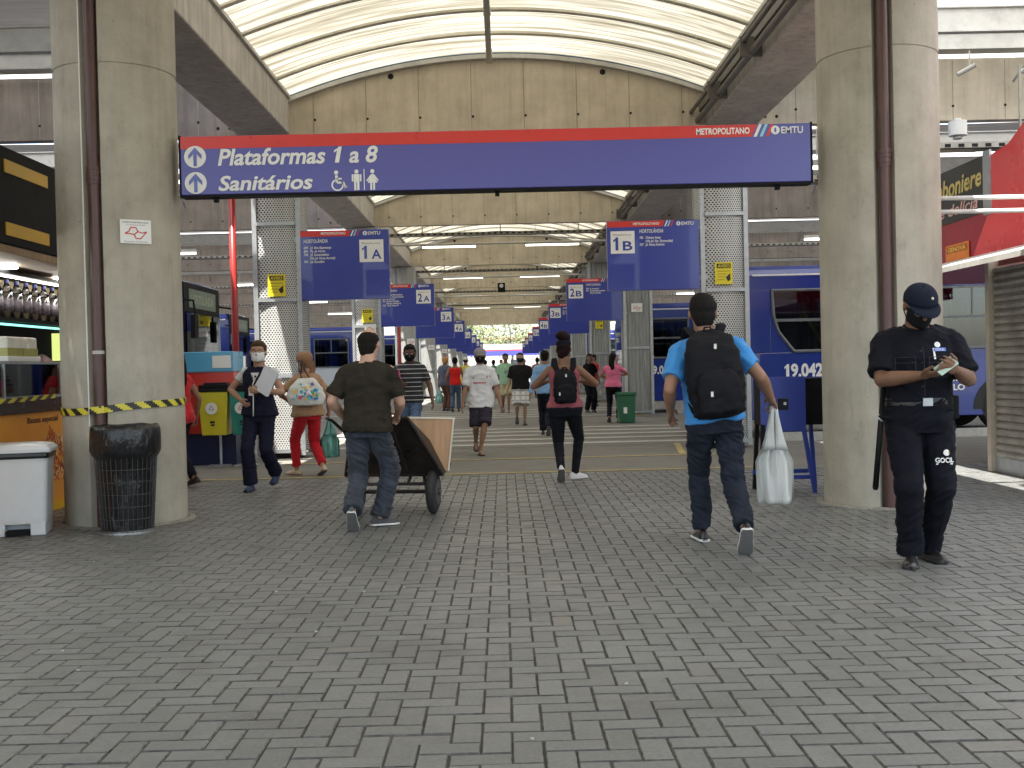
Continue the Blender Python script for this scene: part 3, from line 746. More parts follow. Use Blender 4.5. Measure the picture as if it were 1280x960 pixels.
# side bays: cross walls, purlins, side roofs
def side_roof_mat(name, tr, col):
    m, nt, out = nodes(name); t = nt.nodes.new('ShaderNodeBsdfTranslucent'); d = nt.nodes.new('ShaderNodeBsdfDiffuse'); mx = nt.nodes.new('ShaderNodeMixShader')
    v = coords(nt, (.5, 5, 1)); c = ramp(nt, noise_n(nt, v, 1.5, 5, .6), [(.3, tuple(x * .7 for x in col)), (.7, col)])
    L(nt, c, t.inputs[0]); L(nt, c, d.inputs[0]); mx.inputs[0].default_value = 1 - tr
    L(nt, t.outputs[0], mx.inputs[1]); L(nt, d.outputs[0], mx.inputs[2]); L(nt, mx.outputs[0], out.inputs[0]); return m
M_sr1 = side_roof_mat('side_roof_sheet', .05, (.42, .40, .38)); M_sr2 = side_roof_mat('side_rooflight', .6, (.85, .85, .82))
for bi, yg in enumerate(bays[1:]):
    for s in (-1, 1):
        g = MB(); g.bx(s * 4.02, s * 24, yg, yg + .22, Z0, 5.93)
        if bi >= 1:
            for i in range(24):
                x = s * (4.6 + .81 * i); g.bx(x - .006, x + .006, yg - .0035, yg + .01, Z0 + .01, 5.9, 1)
                g.cyl((x, yg - .004, 5.2), (x, yg + .01, 5.2), .022, n=8, mi=2)
            for x in (4.12, 4.3): 
                for z in (5.1, 5.3): g.cyl((s * x, yg - .006, z), (s * x, yg + .01, z), .026, n=8, mi=2)
        g.build('cross_wall', [M_conc if (s > 0 and bi == 1) else M_cross, mat('joint_line', (.17, .14, .10)), M_dark], roof)  # first right wall takes the paler concrete, painting in bounced light
        for (yy, z0, z1, w) in ((yg - 2.3, 5.68, 6.0, .12), (yg - 1.1, 5.78, 6.02, .10), (yg - .3, 5.96, 6.1, .2), (yg - 5.2, 5.7, 6.0, .12), (yg - 8.0, 5.7, 6.0, .12)):
            if yy < 5: continue
            g = MB(); g.bx(s * 4.1, s * 24, yy - w / 2, yy + w / 2, z1 - .02, z1); g.bx(s * 4.1, s * 24, yy - .012, yy + .012, z0, z1 - .02); g.bx(s * 4.1, s * 24, yy - w / 2, yy + w / 2, z0 - .02, z0)
            g.build('purlin', M_lsteel, roof)
        if bi >= 1:
            g = MB()
            for i in range(6):
                x = s * (4.9 + 2.6 * i); g.cyl((x, yg - 2.2, 5.7), (x + .45 * s, yg - .05, 5.55), .022, n=6)
            g.build('brace', M_steel, roof)
        x0 = 4.55 if s > 0 else 4.75
        # rooflights and opaque sheets alternate; first right bays all rooflight, added to brighten them
        cuts = [(0, 1.6, 1), (1.6, 5.0, 0), (5.0, 6.6, 1), (6.6, 9.7, 0), (9.7, 11.2, 1)]
        for a, b_, kd in cuts:
            ya, yb = yg - 11.2 + a, yg - 11.2 + b_; g = MB(); vs = []; fs = []; n = int((yb - ya) / .1)
            for j in range(n + 1):
                y = ya + (yb - ya) * j / n; z = 6.24 + (.015 if j % 2 else -.015); vs += [(s * x0, y, z), (s * 25, y, z + .25)]
            g.add(vs, [(2 * j, 2 * j + 1, 2 * j + 3, 2 * j + 2) for j in range(n)]); g.build('side_roof', M_sr2 if (kd or (s > 0 and bi < 2)) else M_sr1, roof)
# left gap stays roofed up to the kiosk row
g = MB(); g.bx(-4.0, -4.7, -8, 14.2, 6.0, 6.03); g.build('gap_sun_cover', M_sr1, roof)
g = MB(); g.bx(3.55, 5.1, 16.0, 39, 6.06, 6.09); g.build('gap_sun_cover', M_sr1, roof)  # unseen cover added to keep direct sun off the right bus

# ------------------------------------------------------------------ big round columns
def big_column(cx, phi, label):
    root = thing('concrete_column', label, 'column', (cx, 10.4, 0))
    r = .54; g = MB(); rings = []; n = 96
    for z, dr in ((-.02, 0), (.02, 0), (4.07, 0), (4.075, .008), (4.088, .008), (4.093, 0), (Z0 + .3, 0)):
        rr = []
        for i in range(n):
            a = 2 * math.pi * i / n; d = ((a - R(phi) + math.pi) % (2 * math.pi)) - math.pi
            q = r - (.075 if abs(d) < R(7.5) else 0) * (1 if abs(d) < R(6) else .6) - dr
            rr.append(V((cx + q * math.sin(a), 10.4 - q * math.cos(a), z)))
        rings.append(rr)
    g.loft(rings); o = g.build('shaft', M_col, root)
    o.data.polygons.foreach_set('use_smooth', [True] * len(o.data.polygons)); md = o.modifiers.new('e', 'EDGE_SPLIT'); md.split_angle = R(30)
    px, py = cx + (r - .012) * math.sin(R(phi)), 10.4 - (r - .012) * math.cos(R(phi))
    g = MB(); g.cyl((px, py, 0.0), (px, py, 5.2), .050, n=20)
    for z, w in ((3.05, .02), (3.10, .02), (3.14, .03)): g.cyl((px, py, z), (px, py, z + w), .062, n=20)
    g.cyl((px, py, 3.02), (px, py, 3.16), .057, n=20)
    o = g.build('downpipe', M_pipe, root); o.data.polygons.foreach_set('use_smooth', [True] * len(o.data.polygons)); md = o.modifiers.new('e', 'EDGE_SPLIT'); md.split_angle = R(35)
    if cx < 0:
        g = MB(); g.cyl((px, py, 1.53), (px, py, 1.56), .055, n=20); g.build('pipe_clamp', mat('clamp_pale', (.45, .43, .38), .5), root)
        g = MB(); g.cyl((px - .085, py - .03, 0.9), (px - .085, py - .03, 5.2), .006, n=6); g.build('cable', M_white, root)
    # mortar skirt where the pavement meets the shaft
    g = MB(); rr = []
    for q, z in ((.555, .012), (.61, .004), (.63, -.01)):
        rr.append([V((cx + (q + .02 * noise.noise(V((math.cos(i) * 3, math.sin(i) * 3, cx)))) * math.cos(2 * math.pi * i / 48), 10.4 + (q + .02 * math.sin(i * 1.7)) * math.sin(2 * math.pi * i / 48), z)) for i in range(48)])
    g.loft(rr, cap=False); g.build('mortar_skirt', mat('mortar', (.25, .24, .21), .9, var=.3, vs=12), root)
    return root
colL = big_column(-3.52, -4, 'thick round concrete column with maroon downpipe on the left, behind the wire bin')
colR = big_column(3.52, -13, 'thick round concrete column with maroon downpipe on the right, beside the guard')
def col_face(cx, phi, z, w):   # a flat plate fixed against the round shaft, phi from the front towards +x
    nrm = V((math.sin(R(phi)), -math.cos(R(phi)), 0)); u = V((math.cos(R(phi)), math.sin(R(phi)), 0))
    c = V((cx, 10.4, 0)) + nrm * .547 + V((0, 0, z)); return Face(c - u * w / 2, u, (0, 0, 1))
def state_map(fc, mb, x, y, w, h, mi):
    # two interlocked outlines of the state shape
    a = [(0.0, .45), (.18, .62), (.27, .95), (.50, .95), (.60, .62), (.42, .38), (.22, .45)]
    b = [(1.0, .62), (.84, .30), (.72, .05), (.50, .08), (.42, .38), (.60, .62), (.80, .52)]
    for pl in (a, b):
        for i in range(len(pl)):
            p, q = pl[i], pl[(i + 1) % len(pl)]
            fc.line(mb, (x + p[0] * w, y + p[1] * h), (x + q[0] * w, y + q[1] * h), h * .09, mi, .005)
def notice_map(fc, w, h, name_label, txt=True, group=None):
    r = thing('notice_sign', name_label, 'sign', fc.P(w / 2, 0, 0), group)
    g = MB(); g.prism([(0, 0), (w, 0), (w, h), (0, h)], fc.P(0, 0, -.002), fc.u, fc.v, .005, 0)
    g.build('plate', M_plate, r)
    g = MB(); state_map(fc, g, w * .15, h * .18, w * .7, h * .52, 0); g.build('map_outline', M_red, r)
    if txt:
        g = MB(); fc.text(g, 'PROIBIDO FUMAR NESTE LOCAL', w * .08, h * .86, h * .06, w * .84, 0); fc.text(g, 'Lei Estadual 13.541', w * .2, h * .76, h * .04, w * .6, 0); fc.text(g, 'Governo do Estado', w * .12, h * .06, h * .045, w * .76, 0)
        g.build('lettering', M_ink, r)
    return r
notice_map(col_face(-3.52, 33, 2.50, .27), .27, .21, 'white notice with red state outline on the left round column')

# ------------------------------------------------------------------ clad columns
def perf_mat(name, rib):
    m, nt, out = nodes(name); b = nt.nodes.new('ShaderNodeBsdfPrincipled'); L(nt, b.outputs[0], out.inputs[0])
    b.inputs['Metallic'].default_value = .25; b.inputs['Roughness'].default_value = .45
    tc = nt.nodes.new('ShaderNodeTexCoord'); sx = nt.nodes.new('ShaderNodeSeparateXYZ'); L(nt, tc.outputs['Object'], sx.inputs[0])
    P_ = .042
    u = math_n(nt, 'DIVIDE', math_n(nt, 'ADD', sx.outputs[0], sx.outputs[1]), P_); v = math_n(nt, 'DIVIDE', sx.outputs[2], P_ * 1.6)
    def dots(u, v):
        fu = math_n(nt, 'SUBTRACT', math_n(nt, 'FRACT', u), .5); fv = math_n(nt, 'MULTIPLY', math_n(nt, 'SUBTRACT', math_n(nt, 'FRACT', v), .5), 1.6)
        return math_n(nt, 'LESS_THAN', math_n(nt, 'ADD', math_n(nt, 'MULTIPLY', fu, fu), math_n(nt, 'MULTIPLY', fv, fv)), .075)
    d = math_n(nt, 'MAXIMUM', dots(u, v), dots(math_n(nt, 'ADD', u, .5), math_n(nt, 'ADD', v, .5)))
    vv = coords(nt, (3, 3, .4)); c = ramp(nt, noise_n(nt, vv, 2.5, 5, .6), [(.3, (.46, .465, .45)), (.7, (.60, .61, .60))])
    L(nt, c, b.inputs['Base Color'])
    h = nt.nodes.new('ShaderNodeBsdfDiffuse'); h.inputs[0].default_value = (.02, .019, .017, 1)
    mx = nt.nodes.new('ShaderNodeMixShader'); L(nt, d, mx.inputs[0]); L(nt, b.outputs[0], mx.inputs[1]); L(nt, h.outputs[0], mx.inputs[2]); L(nt, mx.outputs[0], out.inputs[0])
    return m
M_perf = perf_mat('perforated_sheet', 0)
M_ribbed = mat('ribbed_grey_sheet', (.30, .31, .30), .5, .2, var=.2, vs=3, stretch=(6, 6, .4), dirt_amt=.5)
def clad_column(i, s, ribbed=False):
    y = BAY[i]; x = s * 3.45; L_ = 'A' if s < 0 else 'B'
    root = thing('clad_column', '%s column clad in %s metal carrying the sign of platform %d%s' % ('square', 'ribbed' if ribbed else 'perforated', i + 1, L_), 'column', (x, y, 0), 'clad columns of the platforms')
    g = MB(); g.bx(x - .26, x + .26, y + .04, y + .56, 0, Z0); g.build('core', M_dark if not ribbed else M_conc, root)
    for nm, (ax, ay, ux, uy) in {'front': (x, y, 1, 0), 'back': (x, y + .62, -1, 0), 'in': (x - s * .36, y + .31, 0, 1), 'out': (x + s * .36, y + .31, 0, -1)}.items():
        g = MB(); rings = []
        W = .30 if nm in ('front', 'back') else .26; nn = 25 if ribbed else 13
        u = V((ux, uy, 0)); n_ = V((uy, -ux, 0))
        if nm == 'in' : n_ = V((-s, 0, 0))
        if nm == 'out': n_ = V((s, 0, 0))
        for j in range(nn):
            t = -1 + 2 * j / (nn - 1); e = (.05 * (1 - t * t)) if not ribbed else (.02 if (j // 2) % 2 else .0)
            p = V((ax, ay, 0)) + u * t * W + n_ * (e - .012)
            rings.append([p + V((0, 0, .12)), p + V((0, 0, Z0 - .02))])
        g.add([q for r_ in rings for q in r_], [(2 * j, 2 * j + 2, 2 * j + 3, 2 * j + 1) for j in range(nn - 1)])
        g.build('cladding_panel', M_ribbed if ribbed else M_perf, root, not ribbed)
    g = MB()
    for sx in (-1, 1):
        for sy in (0, .62): g.bx(x + sx * .30, x + sx * .37, y + sy - .025, y + sy + .025, .05, Z0 - .01)
    g.build('corner_trim', M_steel if not ribbed else mat('trim_pale', (.48, .50, .50), .4, .3), root)
    g = MB()
    for z in ((.12, 1.28, 2.45, 3.62) if not ribbed else (.12, 1.75, 3.3)):
        g.bx(x - .30, x + .30, y - .062 if not ribbed else y - .03, y - .01, z - .03, z + .03); g.bx(x - .3, x + .3, y + .63, y + .68, z - .03, z + .03)
    g.build('band', M_steel, root)
    return root
for i in range(NB):
    clad_column(i, -1); clad_column(i, 1, ribbed=(i > 0))

def aviso(i, s, x, z, w=.27, h=.34, y=None):
    y = BAY[i] - .075 if y is None else y
    fc = Face((x - w / 2, y, z), (1, 0, 0), (0, 0, 1)); r = thing('notice_sign', 'yellow AVISO notice on the column of platform %d%s' % (i + 1, 'A' if s < 0 else 'B'), 'sign', (x, y, z), 'yellow notices on the columns')
    g = MB(); g.bx(x - w / 2, x + w / 2, y, y + .012, z, z + h); g.build('plate', M_yel, r)
    g = MB(); fc.rect(g, w * .1, h * .72, w * .9, h * .93, 0, .002)
    for kk, wd in enumerate((.74, .5, .46, .40)): fc.rect(g, w * .13, h * (.58 - .13 * kk), w * (.13 + wd), h * (.60 - .13 * kk), 0, .002)
    fc.poly(g, [(w * .60, h * .30), (w * .86, h * .50), (w * .88, h * .20), (w * .74, h * .12)], 0, .002); g.build('pictogram', M_ink, r)
    g = MB(); fc.text(g, 'AVISO', w * .16, h * .755, h * .14, w * .68, 0, .004, bold=.02); g.build('lettering', M_yel, r)
aviso(0, -1, -3.45, 2.50); aviso(0, 1, 3.42, 2.53); aviso(1, -1, -3.42, 2.55); aviso(2, 1, 3.42, 2.62)
def small_map(i, s, x, z, y=None):
    fc = Face((x - .14, (BAY[i] - .05) if y is None else y, z), (1, 0, 0), (0, 0, 1))
    notice_map(fc, .28, .22, 'small white notice with state outline on the column of platform %d%s' % (i + 1, 'A' if s < 0 else 'B'), False, 'white notices on the columns')
small_map(1, 1, 3.42, 2.66); small_map(1, -1, -3.35, 2.28, BAY[1] - .08); small_map(2, -1, -3.25, 2.2, BAY[2] - .08); small_map(3, -1, -3.25, 2.2, BAY[3] - .08); small_map(4, -1, -3.25, 2.2, BAY[4] - .08)

# ------------------------------------------------------------------ signs
def emtu(fc, g, x, y, h, wt, mi=1, mb_=0):
    fc.disc(g, x + h * .55, y + h * .5, h * .56, mi, .005); fc.disc(g, x + h * .55, y + h * .5, h * .13, mb_, .0075, ry=h * .32)
    fc.text(g, 'EMTU', x + h * 1.3, y + h * .08, h * .84, wt, mi, .005, bold=.02)
def platform_sign(i, s):
    y = BAY[i] - .02; w, h = 1.42, 1.07; z = 2.43 if s < 0 else 2.47; x0 = -3.14 if s < 0 else 1.64
    Lt = '%d%s' % (i + 1, 'A' if s < 0 else 'B')
    r = thing('platform_sign', 'blue hanging sign for Plataforma %s with a red top band' % Lt, 'sign', (x0 + w / 2, y, z), 'platform signs along the aisle')
    g = MB(); g.bx(x0, x0 + w, y, y + .12, z, z + h); o = g.build('panel', M_blue, r, bevel=.006)
    fc = Face((x0, y, z), (1, 0, 0), (0, 0, 1))
    g = MB(); e = .003; bw = w * .58 if s < 0 else w * .62
    fc.poly(g, [(0.003, h - .095), (bw - .02, h - .095), (bw + .02, h - .004), (0.003, h - .004)], 0, e)
    g2 = MB()
    for kk, mi in ((0, 0), (1, 1), (2, 2)):
        q = bw + .005 + kk * .045; fc.poly(g2, [(q, h - .095), (q + .022, h - .095), (q + .062, h - .004), (q + .04, h - .004)], mi, e)
    g.build('header_band', M_red, r); g2.build('stripe', [M_white, mat('stripe_cyan', (.3, .6, .75), .4), M_red], r)
    g = MB(); fc.text(g, 'METROPOLITANO', bw * .46, h - .066, .036, bw * .46, 0, .005, bold=.03)
    xn = w * .68 if s < 0 else .055; yn = h - .50 ; nw, nh = .37, .345
    emtu(fc, g, w * .72 if s < 0 else w * .755, h - .085, .06, .19, 0, 1)
    tx = .11 if s < 0 else .50
    T = {('A', 0): ['694   Jd. Boa Esperança', '696   Pq. do Horto', '704   Jd. Sumarezinho', '          (Via Jd. Nova Angola)', '705   Jd. Rosolém'],
         ('B', 0): ['706   Chácara Assay', '         (Via Jd. Sta. Esmeralda)', '707   Jd. Nova América'],
         ('A', 1): ['698   Terminal Metropolitano', '           (Via Av. da Emancipação)', '700   Jd. Amanda I', '701   Jd. São Sebastião', '          (Via Jd. Interlagos)', '702   Cj. Jd. Santa Fé'],
         ('B', 1): ['708   Jd. Amanda II', '709   Terminal Metropolitano', '          (Via Jd. Amanda)']}.get((Lt[1], i), ['7%d2   Jd. Nova Europa' % i, '7%d3   Terminal Central' % i, '7%d5   Vila Real' % i])
    fc.text(g, 'HORTOLÂNDIA' if i < 2 else 'SUMARÉ', tx, h - .188, .054, .37 if i < 2 else .26, 0, .005, shear=.2, bold=.015)
    for kk, t in enumerate(T):
        wd = .0175 * len(t.strip()) * (1.0 if s < 0 else .95)
        fc.text(g, t.strip(), tx + (.095 if t.startswith('   ') else 0), h - .28 - kk * .054, .037, wd * 1.05, 0, .005, shear=.2, bold=.024)
    g.build('lettering', [M_white, M_blue], r)
    g = MB(); fc.rect(g, xn, yn, xn + nw, yn + nh, 0, .004); np_ = g.build('number_plate', M_plate, r)
    g = MB(); fc.text(g, 'Plataforma', xn + .04, yn + nh * .80, .026, nw - .09, 1, .007); fc.text(g, Lt[0], xn + .04, yn + .05, .20, .11 if i else .075, 0, .007, bold=.02); fc.text(g, Lt[1], xn + .185, yn + .05, .14, .15, 0, .007, bold=.02)
    g.build('number', [M_blue, mat('grey_ink', (.12, .12, .13), .5)], np_)
    g = MB(); xa = -3.1 if s < 0 else 3.1
    for z_ in (z + .15, z + h - .15): g.bx(xa - .1, xa + .1, y + .02, y + .09, z_, z_ + .05)
    g.build('bracket', M_steel, r)
for i in range(NB): platform_sign(i, -1); platform_sign(i, 1)

def main_sign(x0, x1, y, z0, z1, label, full=True):
    r = thing('overhead_sign', label, 'sign', ((x0 + x1) / 2, y, z0)); w = x1 - x0; h = z1 - z0
    g = MB(); g.bx(x0, x1, y, y + .14, z0, z1); g.build('panel', mat('sign_blue_overhead', (.075, .076, .34), .33, var=.0, spec=.6, coat=.0), r, bevel=.006)
    g = MB(); g.bx(x0 - .012, x0, y - .01, y + .15, z0 - .01, z1 + .01); g.bx(x1, x1 + .012, y - .01, y + .15, z0 - .01, z1 + .01); g.bx(x0, x1, y - .006, y + .146, z0 - .022, z0 - .003); g.build('frame', M_black, r)
    fc = Face((x0, y, z0), (1, 0, 0), (0, 0, 1)); bw = w * .915
    g = MB(); fc.poly(g, [(.004, h - .115), (bw - .05, h - .115), (bw, h - .003), (.004, h - .003)], 0, .003); g.build('header_band', M_red, r)
    g = MB()
    for kk in range(3):
        q = bw - .035 + kk * .055; fc.poly(g, [(q, h - .115), (q + .028, h - .115), (q + .078, h - .003), (q + .05, h - .003)], kk, .003)
    g.build('stripe', [M_white, mat('stripe_cyan', (.3, .6, .75)), M_red], r)
    g = MB(); fc.text(g, 'METROPOLITANO', bw - .56, h - .085, .055, .49, 0, .005, bold=.03); emtu(fc, g, w - .365, h - .095, .072, .20, 0, 1); g.build('operator_lettering', [M_white, M_blue], r)
    if full:
        g = MB(); fc.text(g, 'Plataformas 1 a 8', .34, .265, .145, 1.46, 0, .005, shear=.2, bold=.025); g.build('lettering', M_white, r)
        g = MB(); fc.text(g, 'Sanitários', .34, .035, .130, .86, 0, .005, shear=.2, bold=.025); g.build('lettering', M_white, r)
        for yy in (.345, .108):
            g = MB(); fc.disc(g, .135, yy, .100, 0, .004); a = g.build('arrow_disc', M_white, r)
            g = MB(); fc.poly(g, [(.120, yy - .085), (.150, yy - .085), (.150, yy + .06), (.120, yy + .06)], 0, .008)
            fc.poly(g, [(.135, yy + .085), (.075, yy + .018), (.075, yy - .022), (.135, yy + .040)], 0, .009); fc.poly(g, [(.135, yy + .085), (.135, yy + .040), (.195, yy - .022), (.195, yy + .018)], 0, .009)
            g.build('arrow', M_blue, a)
        # pictograms: wheelchair, man, divider, woman
        g = MB(); X = 1.37; fc.disc(g, X + .045, .175, .019); fc.line(g, (X + .045, .15), (X + .05, .085), .024); fc.line(g, (X + .045, .118), (X + .095, .118), .016)
        fc.line(g, (X + .05, .083), (X + .105, .083), .02); fc.line(g, (X + .105, .088), (X + .128, .032), .02); fc.line(g, (X + .120, .036), (X + .142, .044), .015); fc.ring(g, X + .055, .062, .056, .014, a0=120, a1=400); g.build('pictogram', M_white, r)
        def fig(X, dress):
            g = MB(); fc.disc(g, X, .180, .019)
            if dress: fc.poly(g, [(X - .012, .155), (X - .045, .075), (X + .045, .075), (X + .012, .155)]); fc.line(g, (X - .012, .146), (X - .052, .092), .013, 0, .0045); fc.line(g, (X + .012, .146), (X + .052, .092), .013, 0, .0045); fc.rect(g, X - .022, .01, X - .004, .08, 0, .0045); fc.rect(g, X + .004, .01, X + .022, .08, 0, .0045)
            else: fc.rect(g, X - .026, .085, X + .026, .157); fc.rect(g, X - .044, .09, X - .030, .155); fc.rect(g, X + .030, .09, X + .044, .155); fc.rect(g, X - .024, .01, X - .003, .09, 0, .0045); fc.rect(g, X + .003, .01, X + .024, .09, 0, .0045)
            g.build('pictogram', M_white, r)
        fig(1.60, 0); fig(1.745, 1); g = MB(); fc.rect(g, 1.665, .01, 1.673, .20); g.build('pictogram', M_white, r)
    g = MB()
    for xx in (x0 + .3, (x0 + x1) / 2, x1 - .3): g = MB(); g.bx(xx - .02, xx + .02, y + .04, y + .1, z0 - .06, z0 - .022); g.build('lug', M_black, r)
main_sign(-2.90, 2.86, 10.26, 2.968, 3.50, 'long blue overhead sign with red band reading Plataformas 1 a 8 and Sanitários')
main_sign(-6.5, 6.5, 135.0, 2.75, 3.45, 'far blue and red overhead sign at the other end of the terminal', False)

# ------------------------------------------------------------------ pipes, lights, trays
def hydrant(x, y, label, zt=4.3):
    r = thing('hydrant_pipe', label, 'pipe', (x, y, 0), 'red vertical pipes')
    g = MB(); g.cyl((x, y, 0), (x, y, zt), .052, n=16); o = g.build('pipe', M_hyd, r, True)
    g = MB()
    for z in (1.5, zt - .1): g.cyl((x, y, z), (x, y, z + .07), .066, n=16)
    g.build('coupling', M_hyd, r)
hydrant(-4.05, 17.0, 'red vertical hydrant pipe left of the perforated column of platform 1A')
hydrant(-3.05, 33.0, 'red vertical hydrant pipe between platforms 2A and 3A', 3.0)
M_tube = emis('tube_light', (1.0, .97, .88), 2.2)
for i in range(5):
    yy = 32.3 + 11.2 * i - 11.2
    for s in (-1, 1):
        if i == 0: continue
        xa, xb = (s * .72, s * 2.25)
        r = thing('strip_light', 'thin fluorescent strip light hanging on the %s under roof bay %d' % ('left' if s < 0 else 'right', i + 2), 'light', ((xa + xb) / 2, yy, 4.82), 'strip lights under the vault')
        g = MB(); g.bx(xa, xb, yy - .06, yy + .06, 4.86, 4.92)
        for x in (xa + .3 * s, xb - .3 * s): g.cyl((x, yy, 4.9), (x, yy, 5.95), .006, n=6)
        g.build('fitting', M_lsteel, r); g = MB(); g.cyl((xa, yy, 4.83), (xb, yy, 4.83), .02, n=8); g.build('tube', M_tube, r)
M_tray = mat('cable_tray_steel', (.34, .33, .29), .5, .5, var=.2)
def tray(x0, x1, y, z, label):
    g = MB(); g.bx(x0, x1, y, y + .22, z, z + .012)
    for yy in (y, y + .21): g.bx(x0, x1, yy, yy + .012, z, z + .08)
    n = int(abs(x1 - x0) / .16)
    for i in range(n): x = min(x0, x1) + .16 * i + .05; g.bx(x, x + .07, y - .004, y + .0, z + .02, z + .06, 1)
    for i in range(3): x = x0 + (x1 - x0) * (i + .5) / 3; g.bx(x - .012, x + .012, y + .1, y + .124, z + .08, z + 1.0)
    tag(g.build('cable_tray', [M_tray, M_dark]), label, 'cable tray', 'perforated cable trays')
for i in range(4):
    tray(-3.1, 3.1, 29.6 + 11.2 * i, 4.84, 'perforated cable tray crossing the aisle under roof bay %d' % (i + 3))
    g = MB()      # truss of slim bars beside the tray
    yy = 30.6 + 11.2 * i
    g.cyl((-3.15, yy, 4.72), (3.15, yy, 4.72), .03, n=8)
    g.tube([(-3.1 + 6.2 * q / 12, yy + .5, 4.75 + .22 * (1 - ((q - 6) / 6) ** 2)) for q in range(13)], .022, 6)
    tag(g.build('tie_rod', M_lsteel), 'slim steel tie rods crossing the aisle under roof bay %d' % (i + 3), 'rod', 'tie rods')
for i in range(NB - 1):
    for s in (-1, 1):
        y = 19.6 + 11.2 * i
        tray(s * 4.2, s * 16, y + 1.2, 4.62, 'cable tray over the %s bus bays in bay %d' % ('left' if s < 0 else 'right', i + 1))
        for xx in (4.6, 8.2):
            r = thing('strip_light', 'strip light over the %s bus lane in bay %d, %s one' % ('left' if s < 0 else 'right', i + 1, 'inner' if xx < 5 else 'outer'), 'light', (s * (xx + .8), y - .6, 4.6), 'strip lights over the bus lanes')
            g = MB(); g.bx(s * xx, s * (xx + 1.7), y - .65, y - .5, 4.62, 4.7); g.cyl((s * (xx + .8), y - .57, 4.7), (s * (xx + .8), y - .57, 5.9), .008, n=6); g.build('fitting', M_lsteel, r)
            g = MB(); g.cyl((s * xx, y - .57, 4.59), (s * (xx + 1.7), y - .57, 4.59), .028, n=8); g.build('tube', M_tube, r)
r = thing('loudspeaker', 'small black box speaker hanging under the middle of the vault', 'speaker', (-.02, 45, 4.35))
g = MB(); g.bx(-.16, .14, 44.9, 45.15, 4.35, 4.72); g.build('cabinet', M_black, r, bevel=.02); g = MB(); g.cyl((-.01, 44.895, 4.6), (-.01, 44.9, 4.6), .08, n=14); g.build('cone', M_lsteel, r); g = MB(); g.cyl((0, 45, 4.7), (0, 45, 6.05), .015, n=6); g.build('bracket', M_steel, r)

